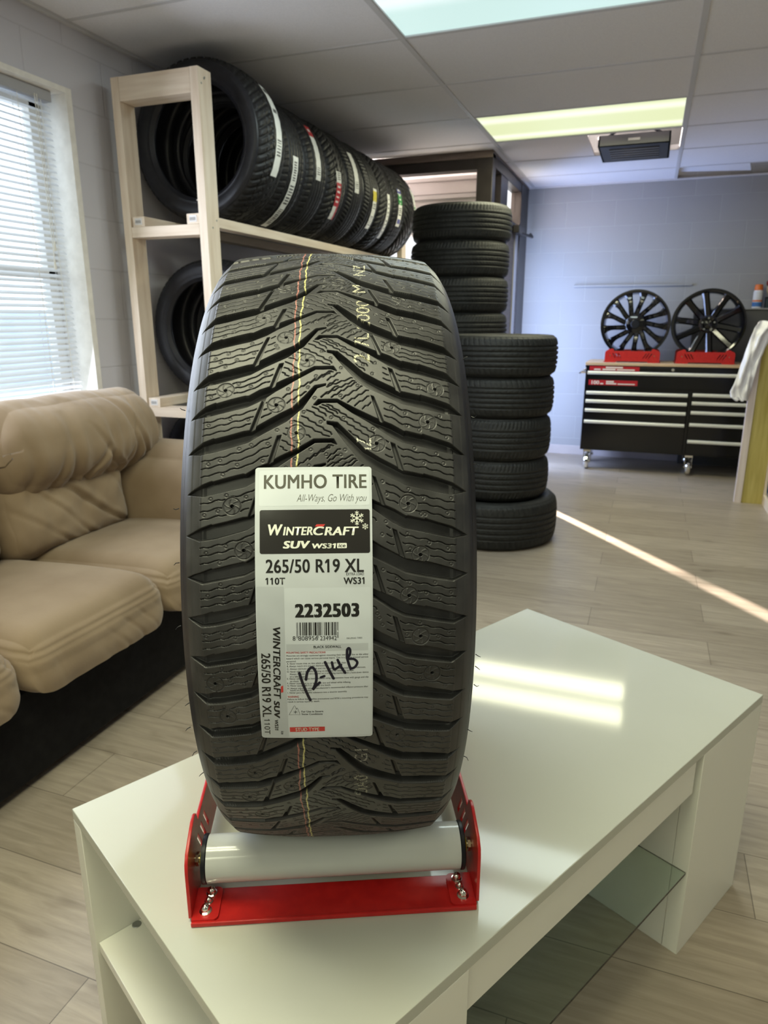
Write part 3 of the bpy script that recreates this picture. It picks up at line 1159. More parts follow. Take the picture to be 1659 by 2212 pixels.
    # stud pits
    for su, sv in stud:
        r_ = region(sv - 10, sv + 10, su - 10, su + 10)
        if r_ is None:
            continue
        ix, U, V = r_
        rr = np.hypot(U - su, V - sv); an = np.arctan2(U - su, V - sv)
        land = G[ix] < -.3
        d_ = 4.5 * sstep((1.7 - rr) / .6)
        d_ = np.maximum(d_, .9 * sstep(1.2 - np.abs(rr - 7.4) / .6))
        d_ = np.maximum(d_, .45 * sstep((7.2 - rr) / .8) * (rr > 2.2))
        sp = np.abs(((an * 3 / math.pi + rr * .12) % 1.0) - .5)
        d_ = d_ - .45 * sstep(1.4 - sp / .10) * ((rr > 2.4) & (rr < 6.8))
        D[ix] = np.where(land & (rr < 9), np.maximum(D[ix], d_), D[ix])
    # small moulding dimples
    placed = []
    tries = rng.uniform([uf0, -108], [uf1, 108], size=(9000, 2))
    for u_, v_ in tries:
        i = int((u_ - uf0) / .42); j = int((v_ + VMAX) / .42)
        if i < 4 or i >= len(fine) - 4 or G[i, j] > -3.0:
            continue
        if D[i - 3:i + 4, j - 3:j + 4].max() > .3:
            continue
        if any((u_ - a) ** 2 + (v_ - c) ** 2 < 100 for a, c in placed[-400:]):
            continue
        if any((u_ - a) ** 2 + (v_ - c) ** 2 < 110 for a, c in stud):
            continue
        placed.append((u_, v_))
        r_ = region(v_ - 2.5, v_ + 2.5, u_ - 2.5, u_ + 2.5)
        ix, U, V = r_
        rr = np.hypot(U - u_, V - v_)
        D[ix] = np.maximum(D[ix], .55 * sstep(1.3 - np.abs(rr - 1.35) / .5))
    # shoulder step and mould parting line
    av = np.abs(vs)
    D += (.5 * sstep((av - 111.0) / 1.0) * sstep((121 - av) / 2))[None, :].astype(np.float32)
    # painted stripes and stamp
    C = np.zeros((nu, nv, 4), np.float32)
    top = D < 1.2
    yel = [(515, -23.7), (448, -25.1), (383, -24.6), (353, -27.2), (322, -27.1), (288, -27.1), (258, -26.4), (232.6, -26.7), (205, -26.3), (182, -26.9), (0, -26), (-72.8, -25.4), (-117.5, -27.1), (-153, -25.8), (-196, -25.7), (-286, -26.7)]
    red = [(515, -30.3), (431, -31.4), (383, -32.1), (353, -32.8), (322, -32), (293, -31.5), (262, -32.4), (233, -32.3), (205, -32.5), (182, -31.5), (0, -31), (-82, -31.1), (-120, -30.9), (-150, -32.2), (-201, -29.9), (-286, -30.5)]
    wob = .55 * np.sin(uw / 5.1) + .35 * np.sin(uw / 2.3 + 1)
    for ln, c_, hw_ in ((yel, (.50, .47, .20), .75), (red, (.33, .13, .11), .70)):
        a = np.array(ln)[::-1]
        vc = np.interp(uw, a[:, 0], a[:, 1]) + wob * .8
        m_ = (np.abs(vs[None, :] - vc[:, None]) < hw_) & (D < 3.0)
        C[m_] = (*c_, 1)

    def stamp(txt, u_c, v_c, h, wd, colr):
        tv, tf = text_arrays(txt)
        tv = tv - [tv[:, 0].min(), 0]
        tv = tv * [wd / max(tv[:, 0].max(), 1e-6), h / CAPH]
        # letters read when the head is tilted: text x runs up the tyre, text y to the left
        P = np.c_[v_c - (tv[:, 1] - h / 2), u_c - wd / 2 + tv[:, 0]]
        for f in tf:
            for q in range(1, len(f) - 1):
                tri = P[[f[0], f[q], f[q + 1]]]
                r_ = region(tri[:, 0].min(), tri[:, 0].max(), tri[:, 1].min(), tri[:, 1].max())
                if r_ is None:
                    continue
                ix, U, V = r_
                s = []
                for e in range(3):
                    a, c = tri[e], tri[(e + 1) % 3]
                    s.append((c[0] - a[0]) * (U - a[1]) - (c[1] - a[1]) * (V - a[0]))
                ins = ((s[0] >= -.02) & (s[1] >= -.02) & (s[2] >= -.02)) | ((s[0] <= .02) & (s[1] <= .02) & (s[2] <= .02))
                ins &= D[ix] < 2.0
                sub = C[ix]
                wear = np.sin(U * 1.7 + V * 2.9) + np.sin(U * 3.1 - V * 1.3) > -1.05
                sub[ins & wear] = (*colr, 1)
                C[ix] = sub
    stamp('2', 291, 30.5, 15, 11, (.50, .48, .33))
    stamp('7L', 314, 31, 14, 18, (.48, .46, .33))
    stamp('2000', 352, 33, 13, 46, (.48, .46, .33))
    stamp('M', 398, 30, 13, 16, (.52, .50, .38))
    stamp('NZ', 447, 31, 13, 34, (.46, .45, .36))
    stamp('MZ', 198, 31, 13, 18, (.55, .55, .48))
    stamp('G1', -96, 27, 12, 17, (.25, .25, .22))
    stamp('OA0', -142, 27, 13, 34, (.25, .25, .20))
    # geometry
    r_ = np.interp(av, PV[:115], PR[:115])
    RR = (r_[None, :] - D) / 1000.0
    an = us / 374.0
    x = np.broadcast_to(vs[None, :] / 1000.0, RR.shape)
    y = -RR * np.cos(an)[:, None]
    z = RR * np.sin(an)[:, None]
    me = np_mesh('tread', np.stack([x, y, z], -1).reshape(-1, 3), grid_quads(nu, nv, True)[:, ::-1])
    at = me.color_attributes.new('paint', 'FLOAT_COLOR', 'POINT')
    at.data.foreach_set('color', C.reshape(-1))
    return me


def tread_material():
    m = mat('tread_rubber', rough=.5, spec=.6)
    tc = N(m, 'ShaderNodeTexCoord')
    nz = N(m, 'ShaderNodeTexNoise'); nz.inputs['Scale'].default_value = 42; nz.inputs['Detail'].default_value = 6
    L(m, tc.outputs['Object'], nz.inputs['Vector'])
    cr = N(m, 'ShaderNodeValToRGB')
    cr.color_ramp.elements[0].position = .35; cr.color_ramp.elements[1].position = .68
    cr.color_ramp.elements[0].color = (.020, .0205, .021, 1); cr.color_ramp.elements[1].color = (.040, .0405, .0415, 1)
    L(m, nz.outputs['Fac'], cr.inputs['Fac'])
    at = N(m, 'ShaderNodeVertexColor', layer_name='paint')
    mx = N(m, 'ShaderNodeMixRGB')
    L(m, at.outputs['Alpha'], mx.inputs['Fac'])
    L(m, cr.outputs[0], mx.inputs['Color1'])
    L(m, at.outputs['Color'], mx.inputs['Color2'])
    L(m, mx.outputs[0], bsdf(m).inputs['Base Color'])
    n2 = N(m, 'ShaderNodeTexNoise'); n2.inputs['Scale'].default_value = 700; n2.inputs['Detail'].default_value = 2
    L(m, tc.outputs['Object'], n2.inputs['Vector'])
    bp = N(m, 'ShaderNodeBump'); bp.inputs['Strength'].default_value = .12; bp.inputs['Distance'].default_value = .0006
    L(m, n2.outputs['Fac'], bp.inputs['Height'])
    L(m, bp.outputs[0], bsdf(m).inputs['Normal'])
    rr = N(m, 'ShaderNodeMapRange'); rr.inputs['To Min'].default_value = .37; rr.inputs['To Max'].default_value = .52
    L(m, nz.outputs['Fac'], rr.inputs['Value'])
    L(m, rr.outputs[0], bsdf(m).inputs['Roughness'])
    return m


M['tread'] = tread_material()
tyre = thing('display_tire', 'large upright winter tire with a printed paper label, standing on the red roller stand', 'tire')
tyre.matrix_world = Matrix.Translation(from_eye(TY)) @ Matrix.Rotation(th, 4, 'Z') @ Matrix.Rotation(.0063, 4, 'Y') @ Matrix.Scale(SC, 4)
obj('tread', tread_tyre(), M['tread'], tyre, angle=180)
for s in (-1, 1):
    i0 = int(np.argmin(np.abs(PV - VMAX)))
    pr = [(s * PV[i] / 1000, PR[i] / 1000) for i in range(i0, len(PV), 3)]
    # fine mould ribs on the upper side wall
    pr2 = []
    for q, (a, r0) in enumerate(pr):
        pr2 += [(a, r0)]
        if 1 < q < 9 and q % 2 == 0:
            pr2 += [(a + s * .0009, r0 - .0012), (a + s * .0009, r0 - .0026), (a, r0 - .0034)]
    pr2 += [(s * .138, .292), (s * .134, .275), (s * .127, .258), (s * .120, .250), (s * .117, .246), (s * .112, .2415), (s * .104, .2415), (s * .101, .248), (s * .106, .262), (s * .118, .285), (s * .122, .31), (s * .112, .338), (s * .09, .352), (0, .356)]
    b = MB(); b.open_lathe(pr2, 'X', 160)
    b.build('sidewall', M['rubber_side'], tyre, angle=50)
hm = None
for u_, s in [(258, -1), (150, -1), (95, -1), (30, -1), (-60, -1), (-95, -1), (-135, -1), (-180, -1), (330, 1), (250, 1), (195, 1), (-8, 1), (-22, 1), (-45, 1), (-110, 1), (-160, 1)]:
    v_ = s * (.134 + .004 * rng.random())
    rr = .335
    an = u_ / 374
    p0 = Vector((v_, -rr * math.cos(an), rr * math.sin(an)))
    nrm = Vector((s * .8, -.5 * math.cos(an), .5 * math.sin(an))).normalized()
    p1 = p0 + nrm * .0022 + Vector((0, 0, rng.uniform(-.002, .001)))
    p2 = p0 + nrm * .0042 + Vector((0, 0, rng.uniform(-.004, .001)))
    b = MB(); b.tube([p0 - nrm * .001, p1, p2], [.0005, .0004, .00025], 5)
    b.build('rubber_whisker', M['rubber_side'], tyre)


# ---- the printed label
def lab_r(v, u):
    return crown(v) + .45 + .16 * np.sin(u / 13.0 + v / 30.0) * np.sin(v / 17.0) + .10 * np.sin(u / 5.0 + v / 7.0)


def lab3d(P, h):
    v, u = P[:, 0], P[:, 1]
    r = (lab_r(v, u) + h) / 1000
    an = u / 374.0
    return np.stack([v / 1000, -r * np.cos(an), r * np.sin(an)], -1)


def label_mat(name, color, rough=.28):
    return noise_color(mat(name, rough=rough, spec=.45), tuple(c * .96 for c in color), color, scale=14, detail=3, bump=.06, bscale=30, bdist=.004)


LP = label_mat('label_paper', (.55, .595, .64))
LPI = label_mat('label_paper_inner', (.60, .65, .70))
LPG = label_mat('label_paper_grey', (.48, .52, .56))
INK = mat('ink_black', (.013, .013, .012), rough=.4)
INKG = mat('ink_grey', (.085, .085, .068), rough=.4)
INKD = label_mat('ink_dark_panel', (.022, .021, .020), .25)
INKW = mat('ink_white', (.80, .82, .75), rough=.4)
INKR = mat('ink_red', (.56, .045, .04), rough=.4)
MARK = mat('marker_ink', (.008, .008, .022), rough=.35)


def rrect(v0, v1, u0, u1, r, n=6):
    pts = []
    for cx_, cy_, a0 in ((v1 - r, u1 - r, 0), (v0 + r, u1 - r, 90), (v0 + r, u0 + r, 180), (v1 - r, u0 + r, 270)):
        for k_ in range(n + 1):
            a = R(a0 + 90 * k_ / n)
            pts.append((cx_ + r * math.cos(a), cy_ + r * math.sin(a)))
    return pts


def patch(name, m, outline, h, parent, thick=.12, step=3.0):
    """a sheet with the given outline, gridded finely enough to follow the curved tread."""
    bm = bmesh.new()
    vs_ = [bm.verts.new((p[0], p[1], 0)) for p in outline]
    bm.faces.new(vs_)
    lo = min(p[1] for p in outline); hi = max(p[1] for p in outline)
    u = lo + step
    while u < hi - .05:
        bmesh.ops.bisect_plane(bm, geom=bm.verts[:] + bm.edges[:] + bm.faces[:], plane_co=(0, u, 0), plane_no=(0, 1, 0)); u += step
    lo = min(p[0] for p in outline); hi = max(p[0] for p in outline)
    v = lo + step * 2
    while v < hi - .05:
        bmesh.ops.bisect_plane(bm, geom=bm.verts[:] + bm.edges[:] + bm.faces[:], plane_co=(v, 0, 0), plane_no=(1, 0, 0)); v += step * 2
    bmesh.ops.triangulate(bm, faces=[f for f in bm.faces if len(f.verts) > 4])
    bm.verts.index_update()
    P = np.array([(q.co.x, q.co.y) for q in bm.verts])
    F = [[q.index for q in f.verts] for f in bm.faces]
    bm.free()
    A = lab3d(P, h)
    me = bpy.data.meshes.new(name)
    me.from_pydata(A.tolist(), [], F)
    return obj(name, me, m, parent, angle=180)


label_o = patch('paper_label', LP, rrect(-63.0, 37.3, -70.6, 180.0, 2.6), 0, tyre)
patch('label_panel', LPI, rrect(-59.5, 35.0, 146.0, 177.2, 1.8), .05, label_o)
patch('label_panel', LPI, rrect(-38.4, 35.4, -68.0, 75.6, 1.6), .05, label_o)
patch('label_panel', LPG, rrect(-62.2, -38.8, -70.0, 77.0, .8), .05, label_o)
patch('dark_panel', INKD, rrect(-58.9, 35.3, 105.0, 142.6, 1.8), .09, label_o)
patch('grey_bar', LPG, [(-37.7, 19.4), (33.2, 19.4), (33.2, 25.8), (-37.7, 25.8)], .09, label_o)
patch('red_stripe', INKR, [(-37.4, -63.5), (-5.9, -63.2), (-5.9, -57.9), (-37.4, -58.1)], .09, label_o)


def letters(s, bold=0.0, shear=0.0):
    """glyph outlines in unit width / unit cap height; bold = copies set side by side; 1 gets its flag."""
    P, F = text_arrays(s, min(bold, 0.0), shear, 1.0 + 1.6 * max(bold, 0))
    extra = []
    if '1' in s and len(s) < 20:
        for i, ch_ in enumerate(s):
            if ch_ != '1':
                continue
            pre = text_arrays(s[:i + 1], 0, 0, 1.0 + 1.6 * max(bold, 0))[0]
            xr = pre[:, 0].max() - (text_arrays(s, 0, 0, 1.0 + 1.6 * max(bold, 0))[0][:, 0].min() - P[:, 0].min()) * 0
            xl = xr - .085 - max(bold, 0)
            h = CAPH
            sh_ = shear * h
            extra.append(np.array([(xl - .13 + sh_ * .8, h * .80), (xl - .13 + sh_ * .72, h * .69), (xl + .03 + sh_ * .85, h * .85), (xl + .05 + sh_, h), (xl + sh_, h)]))
    b_ = max(bold, 0)
    pts = [P[:, 0].min() - b_, P[:, 0].max() + b_] + [q[:, 0].min() for q in extra] + [q[:, 0].max() for q in extra]
    x0, x1 = min(pts), max(pts)
    res_ = []
    for dx_, dy_ in (((-b_, -b_ * .4), (-b_, b_ * .4), (0, 0), (b_, -b_ * .4), (b_, b_ * .4)) if b_ > 0 else ((0, 0),)):
        for Q, G_ in [(P, F)] + [(q, [tuple(range(len(q)))]) for q in extra]:
            A = np.c_[(Q[:, 0] + dx_ - x0) / (x1 - x0), (Q[:, 1] + dy_) / CAPH]
            res_.append((A, G_))
    return res_


class Print:
    def __init__(self):
        self.V, self.F, self.n = [], [], 0

    def add(self, P, F):
        self.V.append(np.asarray(P, float)); self.F += [[i + self.n for i in f] for f in F]; self.n += len(P)

    def quad(self, a, b_, c, d_):
        self.add([a, b_, c, d_], [[0, 1, 2, 3]])

    def text(self, s, v0, v1, ub, cap, off=0.0, shear=0.0, slope=0.0, cap_font=CAPH):
        for P, F in letters(s, off, shear):
            X = v0 + P[:, 0] * (v1 - v0)
            Y = ub + P[:, 1] * cap + (X - v0) * slope
            self.add(np.c_[X, Y], F)

    def vtext(self, s, u0, u1, vb, cap, off=0.0, shear=0.0, slope=0.0):
        """reading downwards: text x -> -u, text y -> +v."""
        for P, F in letters(s, off, shear):
            U = u0 + P[:, 0] * (u1 - u0)
            V = vb + P[:, 1] * cap + (U - u0) * slope
            self.add(np.c_[V, U], F)

    def stroke(self, pts, w_):
        pts = np.array(pts, float)
        # smooth by Catmull-Rom
        out = []
        for i in range(len(pts) - 1):
            p0, p1, p2, p3 = pts[max(i - 1, 0)], pts[i], pts[i + 1], pts[min(i + 2, len(pts) - 1)]
            for k_ in range(6):
                t_ = k_ / 6
                out.append(.5 * ((2 * p1) + (-p0 + p2) * t_ + (2 * p0 - 5 * p1 + 4 * p2 - p3) * t_ ** 2 + (-p0 + 3 * p1 - 3 * p2 + p3) * t_ ** 3))
        out.append(pts[-1])
        out = np.array(out)
        tg = np.gradient(out, axis=0); tg /= np.linalg.norm(tg, axis=1)[:, None] + 1e-9
        nn = np.c_[-tg[:, 1], tg[:, 0]] * w_ / 2
        P = np.r_[out + nn, out - nn]; n = len(out)
        self.add(P, [[i, i + 1, n + i + 1, n + i] for i in range(n - 1)])
        for e in (out[0], out[-1]):
            k_ = 10
            self.add([e + w_ / 2 * np.array([math.cos(2 * math.pi * a / k_), math.sin(2 * math.pi * a / k_)]) for a in range(k_)], [list(range(k_))])

    def build(self, name, m, h, parent):
        P = np.concatenate(self.V)
        me = bpy.data.meshes.new(name)
        me.from_pydata(lab3d(P, h).tolist(), [], self.F)
        return obj(name, me, m, parent, angle=180)


p = Print()
p.text('KUMHO TIRE', -55.5, 32.9, 161.2, 11.8, .024)
p.build('heading_print', INKG, .14, label_o)
p = Print()
p.text('All-Ways, Go With you', -27.3, 32.7, 149.6, 6.3, -.012, .32)
p.build('slogan_print', INKG, .14, label_o)
p = Print()
p.text('W', -51.8, -39.2, 121.0, 9.0, .034, .18)
p.text('INTER', -39.0, -13.6, 120.9, 6.9, .034, .18)
p.text('C', -13.4, -4.0, 120.8, 7.0, .034, .18)
p.text('RAFT', -3.8, 25.7, 120.5, 7.0, .034, .18)
p.text('SUV', -39.2, -15.9, 109.7, 6.0, .05, .18)
p.text('WS31', -14.4, 6.2, 109.4, 4.0, .045, .12)
for cx_, cy_, r0 in ((24.2, 135.0, 6.0), (31.3, 127.8, 2.7)):
    for k_ in range(6):
        a = R(30 + 60 * k_)
        dv, du = math.cos(a), math.sin(a)
        p.stroke([(cx_, cy_), (cx_ + dv * r0, cy_ + du * r0)], r0 * .11)
        for f in (.45, .72):
            for sg in (-1, 1):
                a2 = a + sg * R(55)
                p.stroke([(cx_ + dv * r0 * f, cy_ + du * r0 * f), (cx_ + dv * r0 * f + math.cos(a2) * r0 * .28, cy_ + du * r0 * f + math.sin(a2) * r0 * .28)], r0 * .10)
p.add(rrect(7.0, 15.3, 109.3, 113.7, .6, 3), [list(range(16))])
p.build('white_print', INKW, .16, label_o)
p = Print(); p.text('ice', 8.2, 14.2, 110.2, 3.0, .02, .15, 0, CAPH)
p.build('badge_print', INK, .22, label_o)
p = Print()
p.quad((-11.8, 128.0), (-4.6, 128.0), (-3.0, 129.9), (-10.4, 129.9))
p.text('MOUNTING SAFETY PRECAUTIONS', -37.9, -3.9, 17.2, 1.75, .02)
p.text('WARNING', -38.0, -28.2, -25.8, 1.75, .02)
p.quad((-41.6, -20.0), (-43.6, -20.8), (-43.6, -14.6), (-41.6, -13.4))
p.build('red_print', INKR, .16, label_o)
p = Print()
p.text('STUD TYPE', -32.3, -11.0, -62.5, 3.5, .012)
p.build('stripe_print', INKW, .2, label_o)
p = Print()
p.text('265/50 R19 XL', -53.9, 29.8, 88.9, 11.1, .022)
p.text('EXTRA LOAD', 14.7, 29.8, 86.0, 2.3)
p.text('110T', -54.1, -37.5, 78.9, 5.6, .024)
p.text('WS31', 12.3, 30.2, 78.5, 5.6, .024)
p.text('2232503', -29.6, 25.6, 50.2, 11.2, .055)
p.text('8', -32.0, -29.6, 29.2, 3.9)
p.text('808956', -27.2, -10.2, 29.2, 3.9)
p.text('234942', -8.4, 5.9, 29.1, 3.9)
# bar code
bits = '101' + '0001011' + '0001101' + '0110111' + '0010111' + '0110001' + '0101111' + '01010' + '1101100' + '1000010' + '1011100' + '1110100' + '1011100' + '1101100' + '101'
w0, w1 = -28.5, 7.5
bw = (w1 - w0) / len(bits)
i = 0
while i < len(bits):
    if bits[i] == '1':
        j = i
        while j < len(bits) and bits[j] == '1':
            j += 1
        guard = i < 3 or i >= len(bits) - 3 or 45 <= i < 50
        lo = 31.2 if guard else 33.6
        p.quad((w0 + i * bw, lo), (w0 + j * bw, lo), (w0 + j * bw, 45.4), (w0 + i * bw, 45.4))
        i = j
    else:
        i += 1
p.text('BLACK SIDEWALL', -14.2, 9.8, 22.0, 2.2, .02)
p.text('©KUMHO TIRES', 14.4, 28.0, 30.0, 1.3)
para = [('Motorists are strongly cautioned against mounting their own tires due to the safety', -37.9, 33.2, 14.4),
        ('hazard which can cause serious personal injury. This is a job for trained service', -38.0, 33.2, 11.8), ('personnel.', -38.0, -29.4, 9.2),
        ('A. Never mount tires on rims which are not smooth and clean.', -37.6, 14.0, 7.0), ('B. Always match tire and rim diameters.', -37.6, -4.0, 4.6),
        ('C. Always lubricate tire beads and rim flanges with approved rubber lubricant.', -37.6, 31.0, 2.0), ('D. Never inflate a tire which is lying on the floor or other flat surface.', -37.6, 20.5, -.6),
        ('Always restrain the tire and rim on a mounting machine with a hold-down device', -35.4, 33.4, -2.9), ('or a safety cage.', -35.4, -22.0, -5.4),
        ('E. Never inflate to seat beads without using an extension hose with gauge and clip', -37.8, 33.4, -7.6), ('on chuck.', -35.4, -27.5, -10.0),
        ('F. Never stand next to or lean over tire and wheel while inflating.', -37.8, 17.8, -12.2), ('G. Never exceed 40 P.S.I. to seat tire beads.', -37.8, .2, -14.5),
        ("H. Always adjust to vehicle manufacturer's recommended inflation pressure after", -37.8, 33.2, -17.2), ('beads are fully seated.', -35.4, -16.5, -19.2), ('I. Never put a flammable substance into a tire/rim assembly.', -37.8, 14.6, -21.6),
        ("Failure to follow these safety precautions and RMA's mounting procedures may", -38.1, 33.2, -28.3), ('result in serious injury or death.', -38.1, -9.8, -30.9)]
for s_, a, c, u in para:
    p.text(s_, a, c, u, 1.55, .004, 0, .008)
p.text('For Use in Severe', -26.3, -6.9, -41.6, 1.8, .02)
p.text('Snow Conditions', -26.3, -7.6, -44.4, 1.8, .02)
p.stroke([(-37.5, -44.2), (-34.3, -38.0), (-32.2, -34.2), (-30.8, -38.4)], .25)
p.stroke([(-30.8, -38.4), (-29.8, -37.0), (-27.6, -44.2)], .25)
p.stroke([(-37.5, -44.2), (-27.6, -44.2)], .25)
for k_ in range(3):
    a = R(90 + 60 * k_)
    p.stroke([(-31.6 - 1.9 * math.cos(a), -41.2 - 1.9 * math.sin(a)), (-31.6 + 1.9 * math.cos(a), -41.2 + 1.9 * math.sin(a))], .3)
p.vtext('WINTERCRAFT', 41.5, -27.0, -48.6, 6.0, .03, .18, .022)
p.vtext('SUV', -29.2, -48.0, -50.2, 4.8, .05, .15, .022)
p.vtext('WS31', -49.6, -61.6, -50.5, 3.0, .03, .1, .022)
p.vtext('ice', -62.6, -66.4, -45.4, 2.6, .02)
p.vtext('265/50 R19 XL', 17.6, -46.6, -59.4, 7.6, .022, 0, .022)
p.vtext('110T', -48.8, -66.4, -59.9, 5.0, .0, 0, .022)
p.build('black_print', INK, .16, label_o)
p = Print()
p.stroke([(-27.0, -1.2), (-24.0, -12.4), (-20.7, -22.0), (-18.1, -28.6)], 2.5)
p.stroke([(-21.4, -7.6), (-19.9, -.2), (-16.0, 4.1), (-12.8, -.3), (-12.3, -8.0), (-14.3, -14.6), (-15.6, -17.6), (-13.0, -14.2), (-9.5, -10.8)], 2.4)
p.stroke([(-8.4, -5.8), (-5.3, -4.6)], 2.2)
p.stroke([(-4.4, 8.8), (-1.1, 1.0), (2.7, -7.2)], 2.4)
p.stroke([(1.5, 8.6), (2.4, 3.9), (4.0, 1.8), (9.5, 6.0)], 2.2)
p.stroke([(6.5, 10.7), (9.2, 4.5), (12.9, -1.8)], 2.3)
p.stroke([(14.9, 20.2), (14.7, 13.3), (16.2, 6.6), (17.7, 2.0)], 2.3)
p.stroke([(14.9, 20.2), (16.2, 21.6), (17.4, 19.8), (17.1, 15.6), (15.2, 11.8), (20.6, 11.2), (23.6, 7.9), (21.5, 3.6), (17.7, 2.0)], 2.2)
p.build('handwritten_mark', MARK, .24, label_o)

# ================================================================== other tyres
def bg_tread(Rm, W, style, nu=440):
    """tread band as a relief: circumferential ribs, lateral cuts and shoulder blocks."""
    Wt = W * .40
    vs = np.linspace(-Wt - .012, Wt + .012, 64)
    us = np.arange(nu) / nu * 2 * math.pi
    V, A = np.meshgrid(vs, us)
    S = A * Rm
    a = np.abs(V)
    D = np.zeros_like(V)
    if style in (0, 1):
        ribs = [.12 * W, .0, .24 * W] if style == 0 else [.065 * W, .20 * W]
        for c in ribs:
            D = np.maximum(D, .007 * sstep(1.6 - np.abs(a - c) / .0038))
        per = .030 if style == 0 else .022
        sh = (S + .25 * V * (1 if style == 0 else -1)) % per
        D = np.maximum(D, .005 * (a > .27 * W) * sstep(1.5 - np.abs(sh - per / 2) / .0026))
        sh = (S + 1.1 * a) % per
        D = np.maximum(D, .003 * (a < .22 * W) * sstep(1.4 - np.abs(sh - per / 2) / .0018))
    elif style == 2:
        per = .034
        sh = (S + .9 * a * np.sign(V) + .4 * a) % per
        D = np.maximum(D, .008 * (a > .06 * W) * sstep(1.5 - np.abs(sh - per / 2) / .0042))
        for c in (.10 * W, .26 * W):
            zz = c + .004 * np.sign(np.sin(S / per * 2 * math.pi))
            D = np.maximum(D, .006 * sstep(1.5 - np.abs(a - zz) / .0034))
    else:
        per = .040
        sh = (S + 1.0 * a) % per
        D = np.maximum(D, .009 * (a > .03 * W) * sstep(1.4 - np.abs(sh - per / 2) / .0055))
        D = np.maximum(D, .007 * sstep(1.5 - np.abs(a - .17 * W) / .0036))
    e = np.clip((a - Wt) / .012, 0, 1)
    r = Rm - .010 * (a / Wt) ** 3 - .008 * e ** 2
    r = r - D * (1 - .5 * e)
    P = np.stack([V, r * np.cos(A), r * np.sin(A)], -1).reshape(-1, 3)
    return np_mesh('tread', P, grid_quads(nu, len(vs), True)), Wt + .012, float((Rm - .010 * ((Wt + .012) / Wt) ** 3 - .008))


def bg_tyre_meshes(Rm, W, rim, style):
    tm, ve, re_ = bg_tread(Rm, W, style)
    sides = []
    H = Rm - rim
    for s in (-1, 1):
        pr = [(s * ve, re_), (s * W * .468, Rm - .16 * H - .008), (s * W * .485, Rm - .26 * H), (s * W * .492, Rm - .34 * H), (s * W * .497, Rm - .35 * H), (s * W * .5, Rm - .44 * H), (s * W * .498, Rm - .52 * H), (s * W * .490, Rm - .62 * H), (s * W * .474, Rm - .72 * H), (s * W * .452, Rm - .80 * H),
              (s * W * .458, Rm - .83 * H), (s * W * .452, Rm - .86 * H), (s * W * .43, rim + .012), (s * W * .41, rim + .002), (s * W * .39, rim), (s * W * .35, rim + .001), (s * W * .335, rim + .012), (s * W * .345, rim + .03), (s * W * .40, rim + .4 * H), (s * W * .42, rim + .6 * H), (s * W * .39, rim + .8 * H), (s * W * .3, Rm - .022), (0, Rm - .019)]
        b = MB(); b.open_lathe(pr, 'X', 112)
        bm = b.bm
        bmesh.ops.recalc_face_normals(bm, faces=bm.faces)
        me = bpy.data.meshes.new('sidewall'); bm.to_mesh(me); bm.free()
        me.polygons.foreach_set('use_smooth', [True] * len(me.polygons))
        sides.append(me)
    tm.polygons.foreach_set('use_smooth', [True] * len(tm.polygons))
    return tm, sides


def put_tyre(meshes, label, loc, rot, group, tm=None, sm_=None, scale=(1, 1, 1)):
    t = thing('tire', label, 'tire', loc, rot, group)
    t.scale = scale
    tr, sd = meshes
    for me, mm, nm in ((tr, tm or M['rubber'], 'tread'), (sd[0], sm_ or M['rubber_side'], 'sidewall'), (sd[1], sm_ or M['rubber_side'], 'sidewall')):
        if not me.materials:
            me.materials.append(mm)
        o = bpy.data.objects.new(nm, me)
        col.objects.link(o)
        o.parent = t
    return t


RACK = [bg_tyre_meshes(.310, .236, .212, s) for s in (2, 0, 1, 3)]


def tyre_label(t, Rm, s0, w_, a0, a1, bands, m_=None, skew=0.0):
    """paper strip on the tread from angle a0 to a1 (degrees), lateral centre s0."""
    n = 26
    cells = []
    V, F = [], []
    for i in range(n + 1):
        f = i / n
        a = R(a0 + (a1 - a0) * f)
        off = s0 + skew * (f - .5)
        wob_ = .0006 * math.sin(i * 1.9)
        for k_ in range(3):
            v = off + (k_ - 1) * w_ / 2
            r = Rm + .0012 + wob_ - .010 * (min(abs(v), .094) / .094) ** 3
            V.append((v, r * math.cos(a), r * math.sin(a)))
    for i in range(n):
        for k_ in range(2):
            q = i * 3 + k_
            F.append((q, q + 1, q + 4, q + 3))
    me = bpy.data.meshes.new('paper_label')
    me.from_pydata(V, [], F)
    o = obj('paper_label', me, M['paper'], t, angle=180)
    # printed blocks
    for (f0, f1, v0, v1, mm, nm) in bands:
        V, F = [], []
        k2 = max(2, int(abs(a1 - a0) * (f1 - f0) / 2))
        for i in range(k2 + 1):
            f = f0 + (f1 - f0) * i / k2
            a = R(a0 + (a1 - a0) * f)
            off = s0 + skew * (f - .5)
            for e in (v0, v1):
                v = off + (e - .5) * w_
                r = Rm + .0019 + .0006 * math.sin(f * n * 1.9) - .010 * (min(abs(v), .094) / .094) ** 3
                V.append((v, r * math.cos(a), r * math.sin(a)))
        for i in range(k2):
            q = i * 2
            F.append((q, q + 1, q + 3, q + 2))
        me = bpy.data.meshes.new(nm)
        me.from_pydata(V, [], F)
        obj(nm, me, mm, o, angle=180)
    return o


def bars(f0, f1, n, v0=.18, v1=.82, duty=.45):
    st = (f1 - f0) / n
    return [(f0 + st * i, f0 + st * (i + duty * (.6 + .8 * rng.random())), v0, v1, M['paper_print'], 'print') for i in range(n)]


